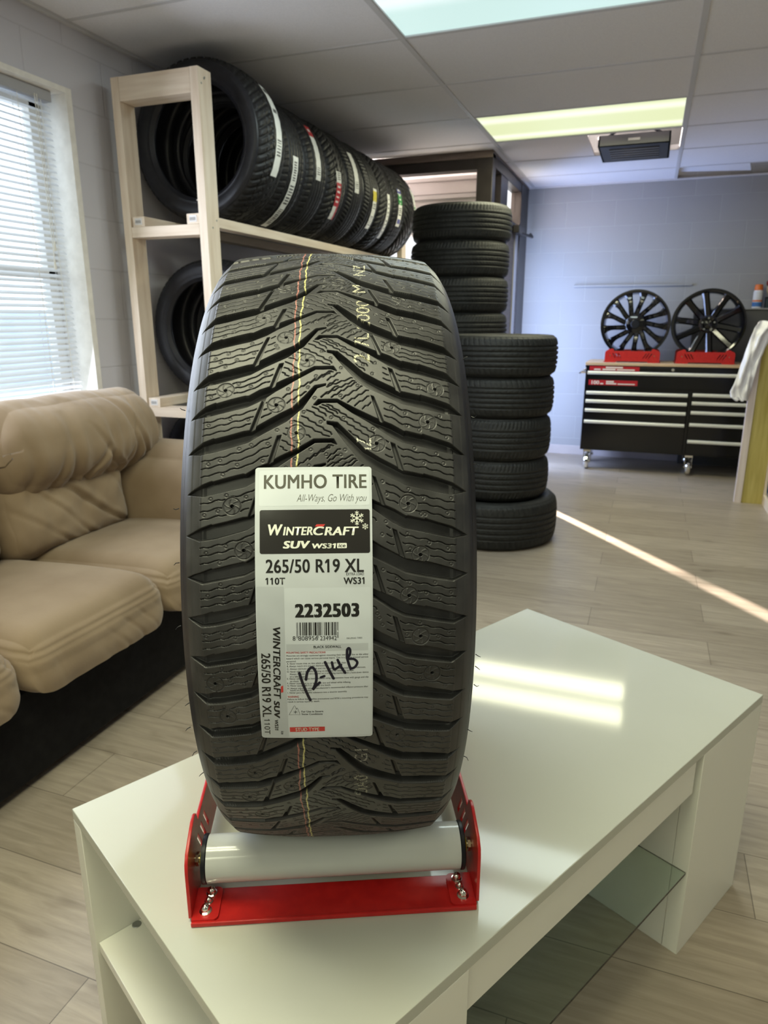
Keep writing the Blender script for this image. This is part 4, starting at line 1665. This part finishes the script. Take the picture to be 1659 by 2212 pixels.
# ---- lumber rack along the left wall
RX0, RX1, RY0, RY1 = -2.13, -1.716, 2.58, 5.096
rack = thing('tire_rack', 'tall rack of raw pine lumber along the grey block wall, loaded with tires', 'rack', (0, 0, 0))
for y0 in (RY0, RY1 - .089):
    for x0, x1 in ((RX0, RX0 + .038), (RX1 - .038, RX1)):
        b = MB(); b.box(x0, x1, y0, y0 + .089, 0, 2.155, .0015)
        b.build('post', M['pine_z'], rack)
    for zt in (.20, .838, 1.593, 2.155):
        b = MB(); b.box(RX0 + .0385, RX1 - .0385, y0 + .0005, y0 + .0885, zt - (.089 if zt > 2 else .042), zt - .0006, .0015)
        b.build('cross_beam', M['pine_x'], rack)
for zt in (.20, .838, 1.593):
    for x0 in (-2.085, -1.815):
        b = MB(); b.box(x0, x0 + .060, RY0 + .004, RY1 - .002, zt, zt + .040, .0015)
        rl = b.build('rail', M['pine_y'], rack)
        if zt > .5:
            b = MB(); b.box(x0 + .012, x0 + .048, RY0 + .0028, RY0 + .0038, zt + .008, zt + .034)
            st_ = b.build('barcode_sticker', M['sticker_white'], rl)
            b = MB()
            for k_ in range(7):
                b.box(x0 + .016 + k_ * .004, x0 + .0175 + k_ * .004, RY0 + .0022, RY0 + .0027, zt + .014, zt + .026)
            b.build('barcode_lines', M['paper_print'], st_)
b = MB()
for (x, z) in ((RX1 + .0002, 2.12), (RX1 + .0002, 2.10), (RX1 + .0002, 2.125), (RX1 + .0002, 1.58), (RX1 + .0002, 1.61)):
    b.cyl((x - .001, RY0 + .02 + .02 * (z * 50 % 3), z), (x + .0006, RY0 + .02 + .02 * (z * 50 % 3), z), .004, seg=10)
b.build('screw_heads', M['steel_grey'], rack)

TRX, TRZ = -1.9035, 1.633 + math.sqrt(.3102 ** 2 - .0885 ** 2)
row_labels = ['topmost rack row, nearest tire, behind the pale front posts, long white label', 'second tire of the top rack row with long barcode label low on its tread', 'third tire of the top rack row, its label tipped with red',
              'fourth tire of the top rack row with red and white label', 'fifth tire of the top rack row with short plain white label', 'sixth tire of the top rack row, its white label headed in yellow',
              'seventh tire of the top rack row with thin pale slanting label', 'eighth tire of the top rack row with green and blue label', 'farthest tire of the top rack row, bright green and white label']
top = []
ycs = [2.90 + .2475 * i for i in range(9)]
for i, y in enumerate(ycs):
    t = put_tyre(RACK[(0, 1, 1, 0, 2, 2, 0, 1, 3)[i]], row_labels[i], (TRX, y, TRZ), (0, 0, R(90)), 'tires on the top row of the rack')
    if i == 0:
        t.scale = (1, 1.055, 1.055)
        t.location = (-1.887, y, 1.633 + math.sqrt(.3275 ** 2 - .072 ** 2))
    top.append(t)
# after the turn about z: local x -> world y, local y -> world -x; angle measured so that 180 deg faces the room
def face(phi):
    return 180 - phi


LB_ = [
    (0, 2.93, .042, 43, -25, bars(.62, .80, 6) + [(.05, .10, .2, .8, M['paper_print'], 'print'), (.30, .34, .2, .8, M['paper_print'], 'print')], -.03),
    (1, 3.14, .040, 1, -66, bars(.06, .30, 8, .25, .75) + bars(.34, .60, 7, .15, .85) + bars(.66, .94, 10, .2, .8), .0),
    (2, 3.385, .040, 38, -10, [(.0, .22, 0, 1, M['print_red'], 'print'), (.07, .13, .25, .75, M['sticker_white'], 'print')] + bars(.78, .92, 4), .0),
    (3, 3.64, .045, 5, -39, [(.22, .70, 0, 1, M['print_red'], 'print'), (.70, 1.0, .72, 1, M['print_red'], 'print')] + [(.28 + .1 * k_, .32 + .1 * k_, .2, .8, M['sticker_white'], 'print') for k_ in range(4)] + bars(.02, .18, 4), .03),
    (4, 3.875, .045, 33, -7, bars(.74, .92, 4), .0),
    (5, 4.16, .046, 5, -37, [(.06, .30, 0, 1, M['print_yellow'], 'print')] + bars(.36, .50, 3) + bars(.66, .92, 6), .02),
    (6, 4.405, .036, 6, -44, bars(.1, .9, 9, .3, .7, .3), .04),
    (7, 4.615, .050, 18, -24, [(.0, .12, 0, 1, M['print_blue'], 'print'), (.14, .42, 0, 1, M['print_green'], 'print'), (.80, .92, .1, .9, M['print_blue'], 'print')] + bars(.5, .72, 4), .01),
    (8, 4.93, .060, 28, 2, [(.0, .10, 0, 1, M['print_blue'], 'print'), (.14, .55, .0, 1, M['print_green'], 'print'), (.85, .94, .1, .5, M['print_green'], 'print')], .02)]
for i, yl, w_, a0, a1, bands, skew in LB_:
    t = top[i]
    tyre_label(t, .310, yl - ycs[i] - .0, w_ * 1.25, face(a0), face(a1), bands, skew=skew)
# small white size tag inside the bead of the nearest tyre
b = MB(); b.box(-.115, -.1135, -.02, .02, -.2175, -.2035)
tg = b.build('bead_tag', M['sticker_white'], top[0]); tg.location = (.013, .0, -.014)

RZ2 = TRZ - .755
for i in range(7):
    put_tyre(RACK[(1, 2, 0, 1, 2, 0, 1)[i]], ['middle rack row, nearest tire, its dark opening framed by the pine posts', 'second tire of the middle rack row under the pine rail', 'third tire of the middle rack row under the pine rail', 'fourth tire of the middle rack row, half hidden by the display tire',
             'fifth tire of the middle rack row, seen over the display tire', 'sixth tire of the middle rack row, in the shade of the top row', 'seventh tire of the middle rack row, near the tire columns'][i], (TRX, ycs[i] + .02, RZ2), (0, 0, R(90)), 'tires on the middle row of the rack')
put_tyre(RACK[2], 'lowest rack row, nearest tire, just above the sofa arm', (TRX, ycs[0] + .02, TRZ - 1.393), (0, 0, R(90)), 'tires on the lowest row of the rack')

# ---- two columns of stacked tyres on the floor
STK = {}


def stack(cx_, cy_, spec, names, group, styles):
    z = 0.0
    for i, (rad, h) in enumerate(spec):
        key = (round(rad, 3), round(h, 3), styles[i % len(styles)])
        if key not in STK:
            STK[key] = bg_tyre_meshes(rad, h, rad * .66, styles[i % len(styles)])
        jx, jy = rng.uniform(-.006, .006, 2)
        put_tyre(STK[key], names[i], (cx_ + jx, cy_ + jy, z + h / 2), (rng.uniform(0, 6.28), R(90), 0), group, M['rubber_worn'], M['rubber_worn'])
        z += h


fn = ['bottom tire of the front column, widest, resting on the plank floor', 'second tire from the floor in the front column', 'middle tire of the front column beside the display tire', 'fourth tire up in the front column, under its top tire', 'top tire of the front column, a little wider than those below']
stack(-.762, 3.895, [(.368, .264), (.300, .220), (.300, .230), (.306, .212), (.318, .212)], fn, 'tires in the front floor column', (0, 1, 1, 0, 0))
ordn = ['first', 'second', 'third', 'fourth', 'fifth', 'sixth', 'seventh', 'eighth']
bn = ['%s tire from the floor in the taller rear column, hidden behind the front column' % o for o in ordn[:5]] + ['fourth tire from the top of the taller rear column, just above the front column', 'third tire from the top of the taller rear column', 'second tire from the top of the taller rear column', 'topmost tire of the taller rear column, rounded lit shoulder']
stack(-1.170, 4.560, [(.312, .2095)] * 9, bn, 'tires in the taller rear column', (1,))

# ================================================================== the sofa
sofa = thing('sofa', 'beige suede three-seat sofa with black base under the window blinds', 'sofa', (0, 0, 0))


def wr(p, scale, amp, sx=1, sy=1, sz=1, seed=0):
    return amp * noise.noise(Vector((p.x * scale * sx + seed, p.y * scale * sy - seed * 1.7, p.z * scale * sz + seed * .31)))


def crease(d, w_, depth):
    return -depth * math.exp(-(d / w_) ** 2)


def cushion(name, c, half, rad, nsub, fn, rot=(0, 0, 0)):
    me = rounded_box_mesh(half, rad, nsub, fn)
    o = obj(name, me, M['suede'], sofa, angle=180)
    o.location = c
    o.rotation_euler = rot
    return o


def seat_fn(seed, hx, hy, hz):
    def fn(p, u):
        ux, uy, uz = u
        puff = (1 - ux * ux) * (1 - uy * uy)
        q = p.copy()
        if uz > 0:
            q.z += .020 * puff + wr(p, 5, .004, 1, 1, 0, seed) * (1 - abs(uy) ** 4)
        # rolled front that hangs a little lower and forward
        if ux > 0:
            q.z -= .020 * ux ** 4
            q.x += .020 * max(0, -uz) * ux ** 3
        # side bulge
        q.y += .010 * uy * (1 - uz * uz)
        # double stitch line on the front edge and gathered front face
        if p.x > hx - .075:
            d = p.z - (hz - .040)
            q.x += crease(d, .006, .0042) + crease(d + .016, .005, .0032)
            if d < -.012:
                g = min(1, (-d - .012) / .03)
                q.x += g * (wr(p, 17, .0065, 0, 1, .6, seed) - .0045 * max(0, math.sin(p.y * 95 + p.z * 60 + 4 * noise.noise(Vector((p.y * 6, seed, p.z * 6))))) ** 3 * max(0, noise.noise(Vector((p.y * 5, seed + 8, 0))) + .35))
        if abs(p.y) > hy - .05 and p.x < hx - .02:
            q.y += crease(p.z - (hz - .040), .006, .004) * (1 if p.y > 0 else -1)
        return q
    return fn


for i, yc in enumerate((.862, 1.415, 1.965)):
    hx, hy, hz = .335, .268, .088
    cushion('seat_cushion', (-1.685, yc, .365), (hx, hy, hz), .072, (60, 110, 40), seat_fn(3.1 + i * 7, hx, hy, hz), (0, R(-3), 0))


def fold_set(seed, hy, n, w0, w1, d0, d1, lean):
    r_ = random.Random(int(seed * 100))
    out = []
    for k_ in range(n):
        yk = -hy + 2 * hy * (k_ + .5 + r_.uniform(-.32, .32)) / n
        out.append((yk, r_.uniform(-lean, lean) - lean * .35, r_.uniform(w0, w1), r_.uniform(d0, d1), r_.uniform(.15, 1.0), r_.uniform(0, 6)))
    return out


def pillow_fn(seed, hx, hy, hz):
    folds = fold_set(seed, hy, max(5, int(hy * 26)), .010, .020, .010, .027, .11)

    def fn(p, u):
        ux, uy, uz = u
        q = p.copy()
        e = 1 - abs(uy) ** 3
        wg = float(sstep((ux + .75) / .9))
        q.x += wg * .035 * (1 - uz * uz) * e
        # creases that fan up from the gathered lower edge and die out toward the top
        for yk, ln, w_, dp, reach, ph in folds:
            d = p.y - yk - ln * (uz + 1) - .012 * math.sin(uz * 2.4 + ph)
            if abs(d) < .07:
                fade = max(0.0, 1 - (uz + 1) / (2 * reach + .35)) ** .7
                q.x -= wg * e * fade * dp * (math.exp(-(d / w_) ** 2) - .45 * math.exp(-((d - w_ * 1.9) / (w_ * 1.3)) ** 2))
        q.x += wg * (wr(p, 7, .016, 1, 1.3, .5, seed) + wr(p, 19, .007, 1, 1.6, .35, seed + 5))
        # long seam toward the right end
        q.x += wg * crease(p.y - hy * .42 - .05 * uz, .006, .007)
        q.z -= .030 * (1 - uy * uy) * max(0, -uz) * .6
        q.z += .018 * (1 - uy * uy) * max(0, uz) + wr(p, 6, .012, 0, 1, 0, seed + 2) * max(0, uz)
        # ends taper and droop
        q.z -= .05 * max(0, abs(uy) - .72) / .28 * (1 if uz > 0 else .1)
        return q
    return fn


for i, (y0, y1) in enumerate(((.50, 1.00), (1.01, 1.565), (1.58, 2.385))):
    hx, hy, hz = .145, (y1 - y0) / 2, .150
    cushion('back_pillow', (-1.985, (y0 + y1) / 2, .790), (hx, hy, hz), .128, (30, 150, 56), pillow_fn(1.7 + 5 * i, hx, hy, hz), (0, R(-10), 0))


def lumbar_fn(seed, hx, hy, hz):
    folds = fold_set(seed + 2, hy, max(3, int(hy * 16)), .010, .018, .008, .020, .16)

    def fn(p, u):
        ux, uy, uz = u
        q = p.copy()
        wg = float(sstep((ux + .75) / .9))
        e = 1 - abs(uy) ** 4
        q.x += wg * .030 * (1 - uz * uz) * (1 - uy * uy)
        for yk, ln, w_, dp, reach, ph in folds:
            d = p.y - yk + (.10 + abs(ln)) * uz - .015 * math.sin(uz * 2 + ph)
            if abs(d) < .07:
                q.x -= wg * e * dp * (.35 + .65 * abs(math.sin(uz * 1.6 + ph))) * (math.exp(-(d / w_) ** 2) - .4 * math.exp(-((d - w_ * 2) / (w_ * 1.4)) ** 2))
        q.x += wg * (wr(p, 8, .016, 1, 1.2, .8, seed) + wr(p, 20, .006, 1, 1.2, 1, seed + 4))
        return q
    return fn


for i, (y0, y1) in enumerate(((.52, 1.03), (1.04, 1.585), (1.60, 2.175))):
    hx, hy, hz = .105, (y1 - y0) / 2, .150
    cushion('lumbar_cushion', (-1.985, (y0 + y1) / 2, .560), (hx, hy, hz), .085, (24, 90, 46), lumbar_fn(2.3 + 4 * i, hx, hy, hz), (0, R(-8), 0))


def arm_fn(p, u):
    ux, uy, uz = u
    q = p.copy()
    q.y += (-.030 * (1 - uz * uz) * (1 - .3 * ux * ux)) * (uy < 0)
    if uz > 0:
        q.z += .015 * (1 - uy * uy) - .02 * max(0, ux) ** 3
    q.y += wr(p, 8, .006, 1, 1, 1, 9)
    return q


for y0, sgn in ((2.340, 1), (.355, -1)):
    me = rounded_box_mesh((.36, .150, .245), .120, (40, 26, 30), arm_fn)
    o = obj('arm', me, M['suede'], sofa, angle=180)
    o.location = (-1.80, y0, .480)
    if sgn < 0:
        o.scale = (1, -1, 1)
b = MB(); b.box(-2.17, -2.11, .22, 2.48, .22, .78, .02, 4)
b.build('back_frame', M['suede'], sofa)
b = MB(); b.box(-2.14, -1.44, .24, 2.46, .025, .285, .012, 3)
b.build('base', M['black_base'], sofa)
for x in (-2.08, -1.52):
    for y in (.32, 1.35, 2.38):
        b = MB(); b.cyl((x, y, 0), (x, y, .026), .022, seg=16)
        b.build('foot', M['black_plastic'], sofa)

# ================================================================== tool chest, its stands and wheels
FX0, FX1, FY0, FY1 = -.455, 1.075, 5.95, 6.44
ch = thing('tool_chest', 'wide black rolling tool chest with pale drawer handles and a wooden top', 'tool chest', (0, 0, 0))
b = MB(); b.box(FX0, FX1, FY0 + .004, FY1, .170, .858, .004)
b.box(FX0 - .004, FX1 + .004, FY0 + .002, FY1, .845, .860, .002)
b.build('cabinet_body', M['tool_black'], ch)
b = MB(); b.box(FX0 - .006, FX1 + .006, FY0 - .006, FY1 + .004, .8605, .882, .003)
b.build('wooden_top', M['bench_wood'], ch)


def drawer(x0, x1, z0, z1, handle=True, hz_=None):
    b = MB(); b.box(x0, x1, FY0 - .006, FY0 + .0035, z0 + .003, z1 - .003, .0025)
    d_ = b.build('drawer', M['tool_black'], ch)
    if handle:
        zt = hz_ if hz_ else z1 - .004
        b = MB()
        prof = [(FY0 - .007, zt), (FY0 - .019, zt - .001), (FY0 - .024, zt - .007), (FY0 - .023, zt - .020), (FY0 - .018, zt - .027), (FY0 - .0075, zt - .028)]
        b.prism(prof, 'X', x0 + .006, x1 - .006)
        b.build('handle', M['drawer_handle'], d_, angle=60)
    return d_


r0_ = 1.22
d1_ = drawer(FX0 + .012, FX1 - .012, r0_ - .535, r0_ - .365, True, r0_ - .404)
LBz = [-.560, -.628, -.702, -.795, -1.035]
RBz = [-.553, -.617, -.690, -.785, -.918, -1.035]
d2_ = None
for k_ in range(4):
    drawer(FX0 + .012, .332, r0_ + LBz[k_ + 1], r0_ + LBz[k_])
for k_ in range(5):
    drawer(.356, FX1 - .012, r0_ + RBz[k_ + 1], r0_ + RBz[k_])
for (x0, x1, z0, z1) in ((-.425, -.045, r0_ - .400, r0_ - .366), (-.425, -.050, r0_ - .515, r0_ - .475)):
    b = MB(); b.box(x0, x1, FY0 - .0078, FY0 - .0063, z0, z1, .0004)
    st_ = b.build('red_sticker', M['sticker_red'], d1_)
    b = MB()
    if z0 > r0_ - .45:
        for (a, c, e, f) in ((-.30, -.17, z0 + .020, z0 + .031), (-.39, -.34, z0 + .004, z0 + .014), (-.325, -.225, z0 + .004, z0 + .015), (-.215, -.08, z0 + .004, z0 + .013)):
            b.box(a, c, FY0 - .0084, FY0 - .0079, e, f)
        b.build('illegible_print', M['sticker_white'], st_)
    else:
        for (a, c, e, f) in ((-.335, -.31, z0 + .007, z0 + .016), (-.29, -.23, z0 + .022, z0 + .034), (-.29, -.21, z0 + .008, z0 + .018), (-.20, -.07, z0 + .007, z0 + .015)):
            b.box(a, c, FY0 - .0084, FY0 - .0079, e, f)
        b.build('illegible_print', M['sticker_white'], st_)
        P, F = text_arrays('100', .03)
        x_ = P[:, 0].max()
        V = [(-.41 + .068 * q[0] / x_, FY0 - .0082, z0 + .007 + .026 * q[1] / CAPH) for q in P]
        me = bpy.data.meshes.new('lettering'); me.from_pydata(V, [], F)
        obj('lettering', me, M['sticker_white'], st_)
b = MB(); b.cyl((.20, FY0 - .006, r0_ - .383), (.20, FY0 - .010, r0_ - .383), .011, seg=20)
b.cyl((.20, FY0 - .010, r0_ - .383), (.20, FY0 - .014, r0_ - .383), .006, seg=16)
b.build('lock', M['chrome'], ch)
b = MB(); b.box(.333, .355, FY0 - .010, FY0 + .003, .19, .675, .003)
b.build('divider', M['tool_black'], ch)
b = MB()
b.tube([(FX0, 6.02, .80), (FX0 - .035, 6.02, .80), (FX0 - .05, 6.05, .79), (FX0 - .05, 6.33, .79), (FX0 - .035, 6.36, .80), (FX0, 6.36, .80)], .010, 10)
b.build('side_handle', M['chrome'], ch)
for x in (-.40, .39, 1.0):
    for y in (6.02, 6.36):
        b = MB(); b.lathe([(-.018, .02), (-.018, .058), (-.010, .065), (.010, .065), (.018, .058), (.018, .02)], 'X', 32, off=(x, y, .065))
        wh = b.build('caster_wheel', M['chrome'], ch)
        b = MB(); b.box(x - .028, x - .023, y - .025, y + .025, .060, .150, .002)
        b.box(x + .023, x + .028, y - .025, y + .025, .060, .150, .002)
        b.box(x - .030, x + .030, y - .035, y + .035, .148, .1695, .002)
        b.cyl((x - .032, y, .065), (x + .032, y, .065), .010, seg=14)
        b.build('caster_fork', M['chrome'], ch)

for xw, lab in ((-.112, 'small red wheel stand on the left half of the tool chest top'), (.424, 'small red wheel stand on the right half of the tool chest top')):
    st_ = make_stand(lab, (xw, 6.20, .8823), R(90), 'red roller stands', nuts=False)
    st_.scale = (1, .93, 1)


def alloy(name, label, x, spokes, kind):
    RW = .265
    zc = .8823 + .0540 + math.sqrt((RW + .0290) ** 2 - (.176 * .93) ** 2)
    t = thing('alloy_wheel', label, 'wheel', (x, 6.20, zc), (0, 0, R(90)), 'black alloy wheels on the tool chest')
    b = MB()
    b.lathe([(-.105, .240), (-.112, .252), (-.112, RW), (-.104, RW), (-.095, .250), (-.05, .240), (.05, .238), (.095, .250), (.104, RW), (.112, RW), (.112, .252), (.100, .240), (.05, .228), (-.06, .230)], 'X', 96, closed=True)
    b.build('rim', M['wheel_black'], t)
    b = MB()
    if kind == 0:
        b.lathe([(-.03, 0), (-.03, .075), (-.085, .085), (-.098, .070), (-.104, .040), (-.106, 0)][::-1], 'X', 48)
    else:
        b.lathe([(-.02, 0), (-.02, .062), (-.070, .070), (-.080, .055), (-.072, .034), (-.085, .030), (-.088, 0)][::-1], 'X', 48)
    b.build('hub', M['wheel_black'], t)
    if kind == 0:
        b = MB(); b.lathe([(-.1085, .0), (-.1085, .030), (-.105, .034)], 'X', 40)
        b.build('centre_cap', M['black_plastic'], t)
    else:
        for k_ in range(5):
            a = 2 * math.pi * k_ / 5 + .3
            b = MB(); b.cyl((-.075, .045 * math.cos(a), .045 * math.sin(a)), (-.086, .045 * math.cos(a), .045 * math.sin(a)), .007, seg=6)
            b.build('wheel_nut', M['steel_grey'], t)
    for k_ in range(spokes):
        a0 = 2 * math.pi * k_ / spokes + (.12 if kind == 0 else .157)
        rings = []
        bm = bmesh.new()
        n = 10
        for i in range(n + 1):
            f = i / n
            r = (.060 if kind == 0 else .050) + (.236 - .05) * f
            if kind == 0:
                wd = .0165 + .022 * max(0, f - .55) ** 2 / .2 + .004 * (1 - f)
                a = a0 + .20 * math.sin(f * 2.2)
                s = -.088 - .010 * math.sin(f * math.pi) 
            else:
                wd = .026 - .002 * f + .016 * max(0, f - .8)
                a = a0 + .03 * f * (1 if k_ % 2 else -1)
                s = -.064 - .030 * f
            c = Vector((s, r * math.cos(a), r * math.sin(a)))
            tn = Vector((0, -math.sin(a), math.cos(a)))
            rings.append([bm.verts.new(c + tn * wd + Vector((.004, 0, 0))), bm.verts.new(c + tn * wd * .55 + Vector((-.006, 0, 0))), bm.verts.new(c - tn * wd * .55 + Vector((-.006, 0, 0))),
                          bm.verts.new(c - tn * wd + Vector((.004, 0, 0))), bm.verts.new(c - tn * wd * .6 + Vector((.030, 0, 0))), bm.verts.new(c + tn * wd * .6 + Vector((.030, 0, 0)))])
        for i in range(n):
            for q in range(6):
                w_ = (q + 1) % 6
                bm.faces.new((rings[i][q], rings[i][w_], rings[i + 1][w_], rings[i + 1][q]))
        bm.faces.new(rings[0]); bm.faces.new(rings[-1][::-1])
        bb = MB(); bb.bm.free(); bb.bm = bm
        bb.build('spoke', M['wheel_black'], t, angle=35)
    return t


alloy('w', 'left black alloy wheel with many slim curved spokes and a large hub cap', -.112, 13, 0)
alloy('w', 'right black alloy wheel with ten broad straight spokes and small hub', .424, 10, 1)

# ---- low grey wall panel with a ledge behind the chest and what stands on it
b = MB(); b.box(.335, XR, 6.50, YB, 0, 1.292, .002)
wl = struct(b.build('wall_ledge', M['dark_panel']))
b = MB(); b.box(.325, XR, 6.482, YB, 1.2925, 1.304, .002)
b.build('ledge_cap', M['block_back'], wl)
can = thing('spray_can', 'white and blue spray can with orange cap on the grey ledge', 'can', (.795, 6.55, 1.3042))
b = MB(); b.lathe([(0, .0), (0, .034), (.004, .0355), (.125, .0355), (.137, .030), (.142, .027), (.142, 0)], 'Z', 40)
b.build('can_body', M['can_white'], can)
b = MB(); b.lathe([(.137, .028), (.140, .031), (.178, .029), (.183, .024), (.184, 0)], 'Z', 36)
b.build('cap', M['orange_cap'], can)
b = MB(); b.open_lathe([(.012, .0359), (.045, .0359)], 'Z', 40)
b.build('blue_band', M['can_blue'], can)
b = MB(); b.open_lathe([(.050, .0358), (.062, .0358)], 'Z', 40)
b.build('orange_band', M['orange_cap'], can)
bx_ = thing('dark_box', 'small dark box beside the spray can on the grey ledge', 'box', (.93, 6.55, 1.3042))
b = MB(); b.box(-.075, .12, -.045, .045, 0, .072, .004); b.build('box_body', M['dark_teal'], bx_)
b = MB(); b.box(-.078, .123, -.048, .048, .0725, .086, .004); b.build('lid', M['black_plastic'], bx_)
bd = thing('cloth_bundle', 'tan and maroon cloth bundle piled above the dark box at the right edge', 'bundle', (.955, 6.54, 1.3905))


def lump(name, c, half, m, seed):
    me = rounded_box_mesh(half, min(half) * .95, (14, 14, 14), lambda p, u: p + p.normalized() * (.012 * noise.noise(p * 18 + Vector((seed, 0, 0)))) if p.length > 0 else p)
    o = obj(name, me, m, bd, angle=180); o.location = c


lump('bundle_body', (0, -.01, .058), (.105, .055, .056), M['tan_cloth'], 1)
lump('wrap', (-.01, -.015, .105), (.100, .060, .022), M['maroon_cloth'], 5)
lump('bundle_top', (.035, -.005, .165), (.080, .050, .050), M['tan_cloth'], 9)

# ---- lumber frame at the right edge with a white plastic sheet over it
lf = thing('lumber_frame', 'lumber end frame at the right edge with a yellowish board and pale stud', 'frame', (0, 0, 0))
b = MB(); b.box(.655, .699, 5.185, 5.225, 0, 1.17, .0015, mtx=None); b.build('stud', M['pale_edge'], lf)
b = MB(); b.box(.7005, .828, 5.195, 5.213, 0, 1.17, .001); b.build('board', M['yellow_board'], lf)
b = MB(); b.box(.829, .846, 5.185, 5.225, 0, 1.17, .0015); b.build('stud', M['pine_z'], lf)
b = MB(); b.box(.829, .846, 4.2, 5.1845, 0, .07, .0015); b.build('bottom_rail', M['pine_y'], lf)
b = MB(); b.box(.655, .846, 5.185, 5.225, 1.1705, 1.20, .001); b.build('top_rail', M['pine_x'], lf)
bn_ = thing('storage_bin', 'dark green bin on the floor behind the yellowish board', 'bin', (1.05, 5.55, 0))
b = MB(); b.box(-.15, .25, -.12, .12, 0, .32, .03, 3); b.build('bin_body', M['dark_teal'], bn_)
b = MB(); b.box(-.16, .26, -.13, .13, .3205, .345, .01, 3); b.build('lid', M['dark_teal'], bn_)

# draped sheet: rows run down the drop, columns run round the folds
rows = [(.655, .86, 1.206), (.632, .80, 1.165), (.620, .735, 1.115), (.604, .705, 1.03), (.590, .684, .955), (.572, .672, .880), (.553, .664, .80), (.538, .656, .755), (.545, .652, .722), (.575, .648, .700)]
V, F = [], []
nc = 26
fine_rows = []
for i in range(len(rows) - 1):
    for k_ in range(5):
        f = k_ / 5
        fine_rows.append(tuple(rows[i][q] * (1 - f) + rows[i + 1][q] * f for q in range(3)))
fine_rows.append(rows[-1])
for i, (x0, x1, z) in enumerate(fine_rows):
    g = i / (len(fine_rows) - 1)
    for k_ in range(nc):
        f = k_ / (nc - 1)
        x = x0 + (x1 - x0) * f
        y = 5.150 + .010 * math.sin(f * 9 + g * 5) + .008 * math.sin(f * 17 - g * 11) - .016 * math.sin(math.pi * f) + .012 * noise.noise(Vector((x * 25, z * 18, 2)))
        V.append((x, y, z + .004 * math.sin(f * 14 + g * 3)))
for i in range(len(fine_rows) - 1):
    for k_ in range(nc - 1):
        q = i * nc + k_
        F.append((q, q + 1, q + nc + 1, q + nc))
me = bpy.data.meshes.new('plastic_sheet'); me.from_pydata(V, [], F)
ps = obj('plastic_sheet', me, M['plastic_sheet'], None, angle=180)
md = ps.modifiers.new('solid', 'SOLIDIFY'); md.thickness = .0025
tag(ps, 'crumpled white plastic sheet draped over the top of the lumber frame', 'plastic sheet')
